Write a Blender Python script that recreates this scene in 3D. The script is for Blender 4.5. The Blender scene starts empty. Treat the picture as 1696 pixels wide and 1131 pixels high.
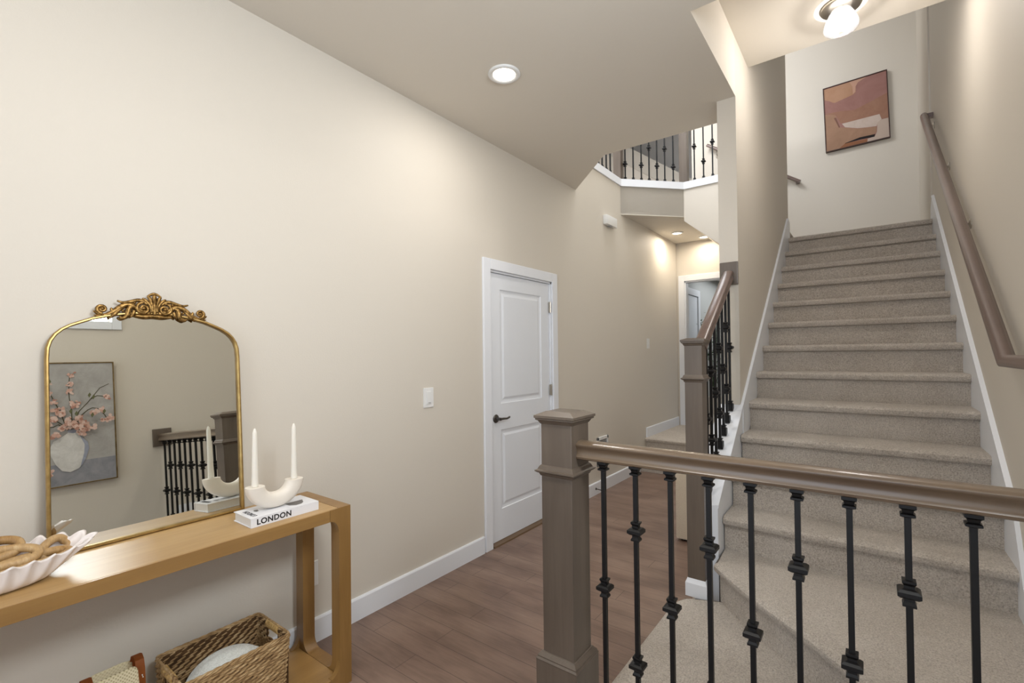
import bpy, bmesh, math, random
from mathutils import Vector, Matrix
random.seed(7)
S = bpy.context.scene
COL = S.collection
PI = math.pi

# ------------------------------------------------------------------ camera
F_PX = 786.42
cam_d = bpy.data.cameras.new('camera'); cam = bpy.data.objects.new('camera', cam_d); COL.objects.link(cam)
cam_d.sensor_width = 36; cam_d.lens = F_PX * 36 / 1696; cam_d.shift_y = 11.8 / 1696
cam_d.clip_start = .05; cam_d.clip_end = 100
yaw, pitch, roll = math.radians(37.017), math.radians(.669), math.radians(-.647)
fw = Vector((-math.sin(yaw) * math.cos(pitch), math.cos(yaw) * math.cos(pitch), math.sin(pitch)))
rt = Vector((math.cos(yaw), math.sin(yaw), 0)); up = rt.cross(fw)
r2 = rt * math.cos(roll) + up * math.sin(roll); u2 = -rt * math.sin(roll) + up * math.cos(roll)
M = Matrix((r2, u2, -fw)).transposed().to_4x4(); M.translation = Vector((0, 0, 1.40))
cam.matrix_world = M
S.camera = cam

# ------------------------------------------------------------------ look, world, lights
S.view_settings.view_transform = 'Standard'; S.view_settings.look = 'None'
S.view_settings.gamma = 1; S.view_settings.exposure = 0.22; S.view_settings.use_curve_mapping = False
W = bpy.data.worlds.new('world'); S.world = W; W.use_nodes = True
bg = W.node_tree.nodes['Background']; bg.inputs[0].default_value = (.80, .88, 1, 1); bg.inputs[1].default_value = 2.2

CZ_ = 2.95
def area(name, loc, rot, sx, sy, power, col, disk=False, spread=180):
    d = bpy.data.lights.new(name, 'AREA'); d.shape = 'ELLIPSE' if disk else 'RECTANGLE'
    d.size = sx; d.size_y = sy; d.energy = power; d.color = col; d.spread = math.radians(spread)
    o = bpy.data.objects.new(name, d); COL.objects.link(o); o.location = loc; o.rotation_euler = rot
    return o
def point(name, loc, power, col, r=.03):
    d = bpy.data.lights.new(name, 'POINT'); d.energy = power; d.color = col; d.shadow_soft_size = r
    o = bpy.data.objects.new(name, d); COL.objects.link(o); o.location = loc; return o
DAY = (.88, .94, 1.0); WARM = (1, .89, .74); NEUT = (1, .95, .90)
# added daylight-coloured fill at an assumed, unglazed opening behind the camera
area('rear_opening_fill', (-.75, -2.55, 1.55), (PI / 2, 0, PI), 2.5, 2.5, 80, DAY)
# daylight through the small high window in the right wall
area('daylight_high_window', (.50, .79, 2.33), (0, PI / 2, 0), .54, .60, 32, DAY)
# recessed downlight in the entry ceiling, flush lamp over the stairs
area('downlight_lamp', (-1.59, 2.065, 2.935), (0, 0, 0), .11, .11, 6.5, NEUT, True)
point('stair_lamp', (-.095, 3.2, 3.225), 14, (1, .95, .91), .03)
# added fill lights without a fixture: upper floor, landing, entry, room beyond
area('upper_fill', (-2.5, 4.2, 5.65), (0, 0, 0), 2.2, 1.6, 165, (.95, .97, 1))  # added under the closed upper ceiling to brighten the well and fascia
area('landing_fill', (-.6, 5.6, 5.65), (0, 0, 0), 1.2, 1.2, 5, (1, .97, .95))  # added to even out the light over stairs and landing
area('entry_fill_rear', (-.9, -1.2, CZ_ - .02), (0, 0, 0), .3, .3, 4.5, NEUT, True)  # unseen, added behind the camera to raise the ambient light
area('entry_fill_middle', (-.9, .3, CZ_ - .02), (0, 0, 0), .3, .3, 9, NEUT, True)  # unseen, added overhead to lift the entry walls and stairs
area('far_room_fill', (-1.4, 9.2, 2.74), (0, 0, 0), 1.6, 1.6, 22, (.95, .98, 1))  # added below the room's ceiling to brighten the view through the doorway

# ------------------------------------------------------------------ materials
def lin(h):
    h = h.lstrip('#'); c = [int(h[i:i + 2], 16) / 255 for i in (0, 2, 4)]
    return tuple(x / 12.92 if x <= .04045 else ((x + .055) / 1.055) ** 2.4 for x in c) + (1,)
def newmat(name, col, rough=.5, metal=0, spec=.5, coat=0):
    m = bpy.data.materials.new(name); m.use_nodes = True
    b = m.node_tree.nodes['Principled BSDF']
    b.inputs['Base Color'].default_value = lin(col) if isinstance(col, str) else col
    b.inputs['Roughness'].default_value = rough; b.inputs['Metallic'].default_value = metal
    b.inputs['Specular IOR Level'].default_value = spec; b.inputs['Coat Weight'].default_value = coat
    return m, m.node_tree, b
def N(nt, t, **k):
    n = nt.nodes.new(t)
    for a, v in k.items(): setattr(n, a, v)
    return n
def coords(nt, scale=(1, 1, 1), kind='Object', rot=(0, 0, 0)):
    tc = N(nt, 'ShaderNodeTexCoord'); mp = N(nt, 'ShaderNodeMapping')
    mp.inputs['Scale'].default_value = scale; mp.inputs['Rotation'].default_value = rot
    nt.links.new(tc.outputs[kind], mp.inputs['Vector']); return mp.outputs[0]
def noise(nt, vec, scale, detail=3, rough=.5, dist=0):
    n = N(nt, 'ShaderNodeTexNoise'); n.inputs['Scale'].default_value = scale; n.inputs['Detail'].default_value = detail
    n.inputs['Roughness'].default_value = rough; n.inputs['Distortion'].default_value = dist
    nt.links.new(vec, n.inputs['Vector']); return n.outputs['Fac']
def ramp(nt, fac, stops):
    r = N(nt, 'ShaderNodeValToRGB'); e = r.color_ramp.elements
    while len(e) < len(stops): e.new(.5)
    for i, (p, c) in enumerate(stops): e[i].position = p; e[i].color = lin(c) if isinstance(c, str) else c
    nt.links.new(fac, r.inputs[0]); return r.outputs[0]
def bump(nt, b, h, strength, dist=.002):
    n = N(nt, 'ShaderNodeBump'); n.inputs['Strength'].default_value = strength; n.inputs['Distance'].default_value = dist
    nt.links.new(h, n.inputs['Height']); nt.links.new(n.outputs[0], b.inputs['Normal'])
def mix(nt, fac, a, c, mode='MIX'):
    n = N(nt, 'ShaderNodeMix', data_type='RGBA', blend_type=mode)
    if isinstance(fac, (int, float)): n.inputs[0].default_value = fac
    else: nt.links.new(fac, n.inputs[0])
    for i, v in ((6, a), (7, c)):
        if isinstance(v, (tuple, str)): n.inputs[i].default_value = lin(v) if isinstance(v, str) else v
        else: nt.links.new(v, n.inputs[i])
    return n.outputs[2]

def m_paint(name, col, rough=.6, tex=.25, sc=120):
    m, nt, b = newmat(name, col, rough, spec=.35)
    bump(nt, b, noise(nt, coords(nt), sc, 2, .6), tex, .0015); return m
WALL = m_paint('wall_paint', '#d3ccc0')
CEIL = m_paint('ceiling_paint', '#dcd5c9', .75)
UPPAINT = m_paint('upper_white_paint', '#cfccc8')
UPGREY = m_paint('upper_grey_paint', '#b9b6b0')
TRIM = m_paint('trim_white', '#e6e9ee', .35, .04, 20)
DOORW = m_paint('door_white', '#e4e8ee', .38, .08, 60)
def m_floor():
    m, nt, b = newmat('hardwood_planks', '#6e5348', .36, spec=.5)
    v = coords(nt)
    br = N(nt, 'ShaderNodeTexBrick', offset=.37, offset_frequency=2)
    br.inputs['Scale'].default_value = 1; br.inputs['Brick Width'].default_value = .86; br.inputs['Row Height'].default_value = .1255
    br.inputs['Mortar Size'].default_value = .0012; br.inputs['Mortar Smooth'].default_value = .2; br.inputs['Bias'].default_value = 0
    br.inputs['Color1'].default_value = (0, 0, 0, 1); br.inputs['Color2'].default_value = (1, 1, 1, 1); br.inputs['Mortar'].default_value = (.5, .5, .5, 1)
    nt.links.new(v, br.inputs['Vector'])
    tone = ramp(nt, br.outputs['Color'], [(0, '#69554a'), (.35, '#765f52'), (.7, '#6f5a4e'), (1, '#7e695b')])
    g = noise(nt, coords(nt, (2.2, 26, 1)), 3, 5, .6, .4)
    g2 = noise(nt, coords(nt, (1.2, 3, 1)), 2.2, 3)
    c = mix(nt, .45, tone, ramp(nt, g, [(.3, '#5e473c'), (.7, '#8f7566')]), 'MIX')
    c = mix(nt, .38, c, ramp(nt, g2, [(.35, '#5c473d'), (.65, '#9c8474')]), 'MIX')
    c = mix(nt, br.outputs['Fac'], c, '#3a2a24')
    nt.links.new(c, b.inputs['Base Color'])
    bump(nt, b, mix(nt, .85, g, br.outputs['Fac']), -.25, .002); return m
FLOOR = m_floor()
def m_carpet():
    m, nt, b = newmat('carpet_frieze', '#9c8f80', .95, spec=.05)
    v = coords(nt)
    n1 = noise(nt, v, 165, 3, .75); n2 = noise(nt, v, 60, 3, .6); n3 = noise(nt, v, 5, 3)
    c = ramp(nt, n1, [(.30, '#73695d'), (.44, '#b5aa9d'), (.58, '#d4cabe'), (.74, '#efe7dd')])
    c = mix(nt, .22, c, ramp(nt, n2, [(.35, '#a0958a'), (.65, '#ddd4c8')]))
    c = mix(nt, .20, c, ramp(nt, n3, [(.35, '#b3a799'), (.65, '#dcd3c8')]))
    nt.links.new(c, b.inputs['Base Color'])
    b.inputs['Sheen Weight'].default_value = .25
    bump(nt, b, mix(nt, .35, n1, n2), 1.0, .012); return m
CARPET = m_carpet()
def m_wood(name, c1, c2, axis, rough=.35, scale=1, coat=.2, spec=.5):
    m, nt, b = newmat(name, c1, rough, spec=spec, coat=coat)
    b.inputs['Coat Roughness'].default_value = .28
    s = [22 * scale] * 3; s['xyz'.index(axis)] = 1.4 * scale
    g = noise(nt, coords(nt, tuple(s)), 2.2, 6, .65, .6)
    s2 = [3 * scale] * 3; s2['xyz'.index(axis)] = .8 * scale
    g2 = noise(nt, coords(nt, tuple(s2)), 2, 3)
    c = mix(nt, .65, ramp(nt, g, [(.3, c1), (.7, c2)]), ramp(nt, g2, [(.3, c1), (.7, c2)]))
    nt.links.new(c, b.inputs['Base Color']); bump(nt, b, g, .05, .001); return m
POST = m_wood('stained_post_wood', '#50453b', '#6c6054', 'z', .38)
RAILX = m_wood('stained_rail_wood', '#5a4a3c', '#76644f', 'x', .26, coat=.6)
RAILY = m_wood('stained_handrail_wood', '#5c4a41', '#76625a', 'y', .30, coat=.5)
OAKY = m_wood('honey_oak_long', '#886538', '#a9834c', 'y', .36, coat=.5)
OAKTOP_LIT = m_wood('honey_oak_top_lit', '#a17f4e', '#c29f6c', 'y', .42, coat=.25, spec=.4)  # lighter copy of the oak, glare on the top put into its colour
OAKTOP_LIT.node_tree.nodes['Principled BSDF'].inputs['Coat Roughness'].default_value = .34
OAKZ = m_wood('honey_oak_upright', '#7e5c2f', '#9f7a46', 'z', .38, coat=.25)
OAKT = m_wood('threshold_oak', '#57422b', '#705841', 'y', .5)
IRON, nt_, b_ = newmat('black_iron', '#0b0a0a', .42, 0, .35)
BRONZE, nt_, b_ = newmat('oil_bronze', '#2a2622', .3, .8)
NICKEL, nt_, b_ = newmat('satin_nickel', '#b8b2a8', .28, 1)
PEWTER, nt_, b_ = newmat('dark_pewter', '#5e5b58', .3, .9)
def m_gold(name, c1, c2, rough, sc):
    m, nt, b = newmat(name, c1, rough, .9)
    n = noise(nt, coords(nt), sc, 3); nt.links.new(ramp(nt, n, [(.35, c1), (.65, c2)]), b.inputs['Base Color'])
    bump(nt, b, n, .2, .001); return m
GOLD = m_gold('brushed_gold', '#a08350', '#b99b62', .34, 30)
GOLDA = m_gold('antique_gold', '#5e4522', '#a8854f', .42, 90)
MIRROR, nt_, b_ = newmat('mirror_glass', '#e9ebe6', .0, 1)
WHITEP, nt_, b_ = newmat('white_plastic', '#e6e6e4', .35)
GREYP, nt_, b_ = newmat('grey_plastic', '#8d8f92', .4)
CERAM = m_paint('matte_white_ceramic', '#e6ded2', .6, .08, 90)
BOWLM = m_paint('white_resin', '#e8e0dc', .45, .05, 40)
WAX, nt_, b_ = newmat('candle_wax', '#ece7dc', .45)
b_.inputs['Subsurface Weight'].default_value = .15; b_.inputs['Subsurface Radius'].default_value = (.01, .008, .006)
WICK, nt_, b_ = newmat('wick', '#d8d2c6', .8)
COVER, nt_, b_ = newmat('book_cover_white', '#e9eaee', .25)
PAGES, nt_, b_ = newmat('book_pages', '#e4e2de', .7)
w_ = N(nt_, 'ShaderNodeTexWave', bands_direction='Z'); w_.inputs['Scale'].default_value = 260
nt_.links.new(coords(nt_), w_.inputs['Vector']); nt_.links.new(ramp(nt_, w_.outputs['Fac'], [(0, '#cbc8c3'), (1, '#eeece8')]), b_.inputs['Base Color'])
INK, nt_, b_ = newmat('black_ink', '#1d1d22', .5)
INKG, nt_, b_ = newmat('grey_ink', '#6d6a68', .5)
def m_chain():
    m, nt, b = newmat('carved_wood_chain', '#9d7845', .5)
    n = noise(nt, coords(nt, (1, 3, 1)), 28, 5, .7, .5); n2 = noise(nt, coords(nt), 11, 3)
    c = mix(nt, .4, ramp(nt, n, [(.3, '#7a5526'), (.55, '#b08a53'), (.75, '#cdb48e')]), ramp(nt, n2, [(.35, '#8a6535'), (.65, '#bfa47c')]))
    nt.links.new(c, b.inputs['Base Color']); bump(nt, b, n, .5, .002); return m
CHAIN = m_chain()
def m_wicker(name, c0, c1, c2, sc):
    m, nt, b = newmat(name, c1, .75, spec=.25)
    g = noise(nt, coords(nt, (1, .25, 1)), sc, 4, .7)
    c = ramp(nt, g, [(.3, c0), (.5, c1), (.72, c2)]); nt.links.new(c, b.inputs['Base Color'])
    bump(nt, b, g, .6, .002); return m
WICKER = m_wicker('seagrass', '#6b5035', '#a98a60', '#cfb58c', 60)
WICKERD = m_wicker('seagrass_core', '#3a2a1a', '#543d26', '#6d5236', 60)
def m_knit(name, c1, c2, sc):
    m, nt, b = newmat(name, c1, .9, spec=.1)
    n = noise(nt, coords(nt), sc, 2, .7); nt.links.new(ramp(nt, n, [(.35, c1), (.65, c2)]), b.inputs['Base Color'])
    b.inputs['Sheen Weight'].default_value = .3; bump(nt, b, n, .8, .004); return m
CUSH = m_knit('pale_velvet', '#d3d6cf', '#e8eae4', 160)
OTTO = m_knit('cream_upholstery', '#cabba4', '#dccfba', 200)
def m_weave():
    m, nt, b = newmat('cream_woven', '#d9cda8', .85, spec=.15)
    ch = N(nt, 'ShaderNodeTexVoronoi'); ch.inputs['Scale'].default_value = 120; ch.inputs['Randomness'].default_value = .08
    nt.links.new(coords(nt, (.02, 1, 1), rot=(.78, 0, 0)), ch.inputs['Vector'])
    nt.links.new(ramp(nt, ch.outputs['Distance'], [(.10, '#9c8c64'), (.26, '#d8cca6'), (.6, '#ebe1c2')]), b.inputs['Base Color'])
    bump(nt, b, ch.outputs['Distance'], -.6, .003); return m
WEAVE = m_weave()
LEATHER, nt_, b_ = newmat('tan_leather', '#b0662e', .4)
LEAF, nt_, b_ = newmat('leaf_green', '#3f5a34', .5)
POTM, nt_, b_ = newmat('plant_pot', '#c9c3b8', .6)
CURT, nt_, b_ = newmat('blue_grey_fabric', '#7f8794', .8)
def m_emit(name, col, s):
    m = bpy.data.materials.new(name); m.use_nodes = True; nt = m.node_tree; nt.nodes.clear()
    e = N(nt, 'ShaderNodeEmission'); e.inputs[0].default_value = lin(col); e.inputs[1].default_value = s
    o = N(nt, 'ShaderNodeOutputMaterial'); nt.links.new(e.outputs[0], o.inputs[0]); return m
LAMP = m_emit('lamp_glow', '#fff6e6', 9)
LAMPW = m_emit('warm_lamp_glow', '#fff0d4', 6)
BULB = m_emit('bulb_glow', '#fff7ee', 5)
def m_glass():
    m = bpy.data.materials.new('shade_glass'); m.use_nodes = True; nt = m.node_tree; nt.nodes.clear()
    t = N(nt, 'ShaderNodeBsdfTransparent'); t.inputs[0].default_value = (.96, .96, .96, 1)
    g = N(nt, 'ShaderNodeBsdfGlossy'); g.inputs['Roughness'].default_value = .05
    d = N(nt, 'ShaderNodeBsdfTranslucent'); d.inputs[0].default_value = (.95, .95, .95, 1)
    lw = N(nt, 'ShaderNodeLayerWeight'); lw.inputs[0].default_value = .35
    m1 = N(nt, 'ShaderNodeMixShader'); m2 = N(nt, 'ShaderNodeMixShader'); m1.inputs[0].default_value = .2
    nt.links.new(t.outputs[0], m1.inputs[1]); nt.links.new(d.outputs[0], m1.inputs[2])
    nt.links.new(lw.outputs['Fresnel'], m2.inputs[0]); nt.links.new(m1.outputs[0], m2.inputs[1]); nt.links.new(g.outputs[0], m2.inputs[2])
    o = N(nt, 'ShaderNodeOutputMaterial'); nt.links.new(m2.outputs[0], o.inputs[0]); return m
GLASS = m_glass()
def flat(name, col, rough=.6, var=None, sc=14):
    m, nt, b = newmat(name, col, rough, spec=.25)
    if var: nt.links.new(ramp(nt, noise(nt, coords(nt, (1, 1, 1)), sc, 4, .65, .6), [(.3, col), (.7, var)]), b.inputs['Base Color'])
    return m

# ------------------------------------------------------------------ mesh helpers
def obj(name, bm, mat, parent=None, smooth=False, kind=None):
    bmesh.ops.recalc_face_normals(bm, faces=bm.faces[:])
    me = bpy.data.meshes.new(name); bm.to_mesh(me); bm.free()
    for m in (mat if isinstance(mat, (list, tuple)) else [mat]): me.materials.append(m)
    if smooth:
        for p in me.polygons: p.use_smooth = True
        if smooth != 'all':
            try: me.set_sharp_from_angle(angle=math.radians(38))
            except Exception: pass
    o = bpy.data.objects.new(name, me); COL.objects.link(o)
    if parent:
        o.parent = parent
        # builders work in world metres: take the parents' own offsets out of the mesh
        off = Vector((0, 0, 0)); p = parent
        while p: off += p.location; p = p.parent
        if parent.get('_local') is None: me.transform(Matrix.Translation(-off))
    if kind: o['kind'] = kind
    return o
def thing(name, label, cat, loc=(0, 0, 0), group=None):
    o = bpy.data.objects.new(name, None); COL.objects.link(o); o.location = loc; o.empty_display_size = .1
    o['label'] = label; o['category'] = cat
    if group: o['group'] = group
    return o
def tag(o, label, cat, group=None):
    o['label'] = label; o['category'] = cat
    if group: o['group'] = group
    return o
def struct(name, bm, mat, parent=None):
    return obj(name, bm, mat, parent, kind=None if parent else 'structure')
def box(bm, x0, x1, y0, y1, z0, z1, bev=0, mi=0):
    vs = [bm.verts.new((x, y, z)) for x in (x0, x1) for y in (y0, y1) for z in (z0, z1)]
    fs = [bm.faces.new([vs[i] for i in f]) for f in ((0, 1, 3, 2), (4, 6, 7, 5), (0, 4, 5, 1), (2, 3, 7, 6), (0, 2, 6, 4), (1, 5, 7, 3))]
    for f in fs: f.material_index = mi
    if bev:
        es = list({e for f in fs for e in f.edges})
        bmesh.ops.bevel(bm, geom=es, offset=bev, segments=2, affect='EDGES', profile=.6)
    return bm
def B(*a, **k): return box(bmesh.new(), *a, **k)
def prism(bm, pts, axis, a, b, mi=0):
    """extrude polygon pts (2-D, the two other axes in order) along axis from a to b"""
    def P(p, t):
        return {'x': (t, p[0], p[1]), 'y': (p[0], t, p[1]), 'z': (p[0], p[1], t)}[axis]
    A = [bm.verts.new(P(p, a)) for p in pts]; Bv = [bm.verts.new(P(p, b)) for p in pts]
    n = len(pts); fs = [bm.faces.new(A), bm.faces.new(Bv[::-1])]
    for i in range(n): fs.append(bm.faces.new((A[i], Bv[i], Bv[(i + 1) % n], A[(i + 1) % n])))
    for f in fs: f.material_index = mi
    return fs
def PR(pts, axis, a, b):
    bm = bmesh.new(); prism(bm, pts, axis, a, b); return bm
def lathe(bm, prof, seg=24, c=(0, 0, 0), ax='z', phase=0, cap=True, sq=False):
    """prof = [(r, t)...]"""
    rings = []
    for r, t in prof:
        ring = []
        for i in range(seg):
            a = 2 * PI * i / seg + phase; rr = r * (math.sqrt(2) if sq else 1)
            x, y = rr * math.cos(a), rr * math.sin(a)
            p = {'z': (x, y, t), 'x': (t, x, y), 'y': (x, t, y)}[ax]
            ring.append(bm.verts.new((c[0] + p[0], c[1] + p[1], c[2] + p[2])))
        rings.append(ring)
    for A, Bv in zip(rings, rings[1:]):
        for i in range(seg): bm.faces.new((A[i], A[(i + 1) % seg], Bv[(i + 1) % seg], Bv[i]))
    if cap:
        bm.faces.new(rings[0][::-1]); bm.faces.new(rings[-1])
    return bm
def sqlathe(bm, prof, c=(0, 0, 0)): return lathe(bm, prof, 4, c, 'z', PI / 4, True, True)
def tube(bm, pts, rad, seg=8, closed=False, flatn=None, fz=1.0):
    """sweep a circle (radius per point) along pts"""
    pts = [Vector(p) for p in pts]; n = len(pts)
    rad = rad if isinstance(rad, (list, tuple)) else [rad] * n
    rings = []; prev = None
    for i, p in enumerate(pts):
        a = pts[(i - 1) % n] if (closed or i > 0) else p; b = pts[(i + 1) % n] if (closed or i < n - 1) else p
        t = (b - a).normalized()
        ref = Vector(flatn) if flatn else (prev if prev else (Vector((0, 0, 1)) if abs(t.z) < .9 else Vector((1, 0, 0))))
        u = (ref - t * ref.dot(t)).normalized(); v = t.cross(u); prev = u
        rings.append([bm.verts.new(p + (u * math.cos(2 * PI * k / seg) * fz + v * math.sin(2 * PI * k / seg)) * rad[i]) for k in range(seg)])
    m = n if closed else n - 1
    for i in range(m):
        A, Bv = rings[i], rings[(i + 1) % n]
        for k in range(seg): bm.faces.new((A[k], A[(k + 1) % seg], Bv[(k + 1) % seg], Bv[k]))
    if not closed:
        bm.faces.new(rings[0][::-1]); bm.faces.new(rings[-1])
    return bm
def sweep(bm, prof, path, upv=(0, 0, 1), closed=False):
    """sweep a 2-D profile (side, up) along a polyline, mitred"""
    path = [Vector(p) for p in path]; upv = Vector(upv); n = len(path); rings = []
    for i, p in enumerate(path):
        d1 = (p - path[i - 1]).normalized() if (i > 0 or closed) else None
        d2 = (path[(i + 1) % n] - p).normalized() if (i < n - 1 or closed) else None
        t = ((d1 or d2) + (d2 or d1)).normalized(); d = d1 or d2
        s = d.cross(upv).normalized(); w = s.cross(d).normalized()
        k = []
        for a, b in prof:
            q = p + s * a + w * b
            # slide along d to the mitre plane
            q = q + d * ((p - q).dot(t) / d.dot(t)); k.append(bm.verts.new(q))
        rings.append(k)
    m = len(prof)
    for i in range(n if closed else n - 1):
        A, Bv = rings[i], rings[(i + 1) % n]
        for k in range(m): bm.faces.new((A[k], A[(k + 1) % m], Bv[(k + 1) % m], Bv[k]))
    if not closed: bm.faces.new(rings[0][::-1]); bm.faces.new(rings[-1])
    return bm
def copy_tree(o, parent=None):
    c = o.copy(); COL.objects.link(c); c.parent = parent
    for ch in list(o.children): copy_tree(ch, c)
    return c

# ------------------------------------------------------------------ dimensions (metres)
XW = -2.20            # left wall
XS0, XS1 = -.735, -.628   # wall between hall and stairs
SL, SR = -.6125, .433     # stair skirt faces
XR = .448             # right wall
CZ = 2.95; SCZ = 3.315; UF = 3.34
LZ = .2075            # carpeted landing
G, R = .249, .176     # going, rise
Y10 = 3.032           # nosing of the fifth tread up
YF = 6.50             # far wall of the stairs
HP = .367             # hall platform

# ------------------------------------------------------------------ the shell
struct('floor', B(-2.4, .6, -2.6, 9, -.1, 0), FLOOR)
# left wall with the closet door opening
DY0, DY1, DZ = 2.648, 3.488, 2.018
bm = bmesh.new()
box(bm, XW - .14, XW, -2.6, DY0, 0, CZ + .3)
box(bm, XW - .14, XW, DY0, DY1, DZ, CZ + .3)
box(bm, XW - .14, XW, DY1, 4.96, 0, 3.262)
box(bm, XW - .14, XW, 4.96, 6.85, 0, 3.0)
struct('wall_left', bm, WALL)
struct('wall_closet', B(XW - .7, XW - .6, 2.3, 3.8, 0, 2.4), WALL)
# right wall with the high window
wy0, wy1, wz0, wz1 = .48, 1.105, 2.04, 2.66
bm = bmesh.new()
box(bm, XR, XR + .14, -2.6, wy0, 0, CZ + .3); box(bm, XR, XR + .14, wy1, 2.2, 0, CZ + .3)
box(bm, XR, XR + .14, wy0, wy1, 0, wz0); box(bm, XR, XR + .14, wy0, wy1, wz1, CZ + .3)
box(bm, XR, XR + .14, 2.2, 5.40, 0, 5.8)
box(bm, .436, XR + .14, 5.40, YF, 0, 5.8)
struct('wall_right', bm, WALL)
# rear wall behind the camera, with an assumed wide unglazed opening for the fill
bm = bmesh.new()
box(bm, XW - .14, -2.05, -2.7, -2.6, 0, CZ + .3); box(bm, .40, XR + .14, -2.7, -2.6, 0, CZ + .3)
box(bm, -2.05, .40, -2.7, -2.6, 2.85, CZ + .3)
struct('wall_rear', bm, WALL)
# entry ceiling: solid slab with the chamfered edge to the open well
bm = bmesh.new()
prism(bm, [(XW, -2.6), (.448, -2.6), (.448, 2.21), (XS1, 2.21), (XS1, 3.112), (XS0, 3.112), (XS0, 3.40), (-1.64, 3.40), (XW, 3.95)], 'z', CZ, 3.345)
struct('ceiling', bm, CEIL)
struct('ceiling_stairs', B(XS1, XR, 2.21, 3.51, SCZ, 3.62), CEIL)
bm = bmesh.new()
prism(bm, [(XW, -2.6), (XR, -2.6), (XR, 2.21), (XS1, 2.21), (XS1, 3.112), (XS0, 3.112), (XS0, 3.40), (-1.64, 3.40), (XW, 3.95)], 'z', 3.345, 3.36)
struct('floor_upper', bm, UPGREY)
# wall between the hall and the stairs
bm = bmesh.new()
box(bm, XS0, XS1, 3.112, 5.40, 0, 3.30)
box(bm, XS0, XS1, 2.21, 3.112, 3.36, 5.8); box(bm, XS0, XS1, 3.112, 5.40, 3.30, 5.8)
struct('wall_stairs', bm, WALL)
struct('wall_landing', PR([(-1.86, 3.1), (-1.675, 2.97), (-.66, 2.15), (XR, 2.15), (XR, 5.8), (-1.86, 5.8)], 'y', YF, YF + .12), WALL)
# fascia of the well with the sloped underside of the second flight
bm = bmesh.new()
x1, y1 = -1.675, 5.52
def seg_box(bm, p, q, z0, z1, t):
    p = Vector((p[0], p[1], 0)); q = Vector((q[0], q[1], 0)); d = (q - p).normalized(); n = Vector((-d.y, d.x, 0)) * t
    vs = [bm.verts.new(v + Vector((0, 0, z))) for z in (z0, z1) for v in (p, q, q + n, p + n)]
    for f in ((0, 1, 2, 3), (7, 6, 5, 4), (0, 4, 5, 1), (1, 5, 6, 2), (2, 6, 7, 3), (3, 7, 4, 0)): bm.faces.new([vs[i] for i in f])
seg_box(bm, (XW, 4.96), (x1, y1), 2.945, 3.262, .12)
prism(bm, [(x1, 2.90), (-1.302, 2.585), (XS0, 2.11), (XS0, 3.262), (x1, 3.262)], 'y', y1, y1 + .06)
struct('wall_well', bm, WALL)
bm = bmesh.new()
prism(bm, [(XW, 4.96), (x1, 5.52), (x1, 6.85), (XW, 6.85)], 'z', 2.955, 3.262)
struct('ceiling_hall', bm, CEIL)
# second flight going up to the left: soffit + carpeted steps
bm = bmesh.new()
prism(bm, [(x1, 2.90), (-1.302, 2.585), (XS0, 2.11), (-.63, 2.02), (-.63, 2.10), (-1.302, 2.67), (x1, 2.99)], 'y', y1 + .06, 6.85)
struct('ceiling_soffit', bm, CEIL)
# upper floor around the well and its rooms
bm = bmesh.new()
box(bm, -5.4, XW, 3.3, 4.96, 3.262, 3.33); 
prism(bm, [(-5.4, 4.96), (XW, 4.96), (x1, 5.52), (x1, 9.5), (-5.4, 9.5)], 'z', 3.265, 3.33)
struct('floor_landing', bm, CARPET)
bm = bmesh.new()
box(bm, -5.4, -5.3, 2.2, 9.5, 3.2, 5.8); box(bm, -5.4, -1.7, 9.4, 9.5, 3.2, 5.8); box(bm, -5.4, XW - .5, 2.2, 2.3, 3.2, 5.8)
struct('wall_upper', bm, UPPAINT)
bm = bmesh.new(); box(bm, -1.80, -1.72, 7.4, 9.4, 3.3, 5.8)
struct('wall_bedroom', bm, UPGREY)
struct('ceiling_upper', B(-5.5, .6, -2.6, 9.6, 5.8, 5.9), UPPAINT)
bm = bmesh.new()
prism(bm, [(-4.25, 3.3), (-4.25, 5.45), (-2.35, 4.02), (-2.35, 3.3)], 'y', 8.6, 8.72)
struct('wall_attic_stairs', bm, m_paint('bright_beige_paint', '#e6ddd0'))
bm = bmesh.new()
prism(bm, [(-4.25, 5.45), (-4.25, 5.80), (-2.30, 4.33), (-2.35, 4.02)], 'y', 8.58, 8.76)
struct('trim_1', bm, WALL)
struct('trim_2', B(-2.36, -2.30, 8.4, 8.46, 3.33, 5.8), TRIM)
# white edge board of the upper floor round the well
tb = bmesh.new()
sweep(tb, [(0, 0), (.014, 0), (.014, .08), (-.13, .08), (-.13, .066), (0, .066)], [(XW, 3.75, 3.262), (XW, 4.96, 3.262), (x1, 5.52, 3.262), (XS0, 5.52, 3.262)])
struct('trim_3', tb, TRIM)

# far hall wall, doorway and the room beyond
HY = 6.86; hx0, hx1, hz = -2.09, -1.25, 2.405
bm = bmesh.new()
box(bm, XW - .14, hx0, HY, HY + .12, 0, 3.0); box(bm, hx0, hx1, HY, HY + .12, hz, 3.0); box(bm, hx1, XS0 + .1, HY, HY + .12, 0, 3.0)
struct('wall_hall_end', bm, WALL)
bm = bmesh.new()
box(bm, -2.50, -2.40, HY + .12, 11.4, .2, 2.9); box(bm, -2.50, 1.0, 11.3, 11.4, .2, 2.9); box(bm, 1.0, 1.1, HY + .12, 11.4, .2, 2.9)
box(bm, XS0 + .1, 1.1, HY + .02, HY + .12, .2, 2.9)
struct('wall_room', bm, m_paint('cool_grey_paint', '#b9bbb9'))
struct('ceiling_room', B(-2.5, 1.1, HY + .12, 11.4, 2.80, 2.9), UPPAINT)
struct('floor_room', B(-2.5, 1.1, HY + .0005, 11.4, .2, HP), CARPET)
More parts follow.
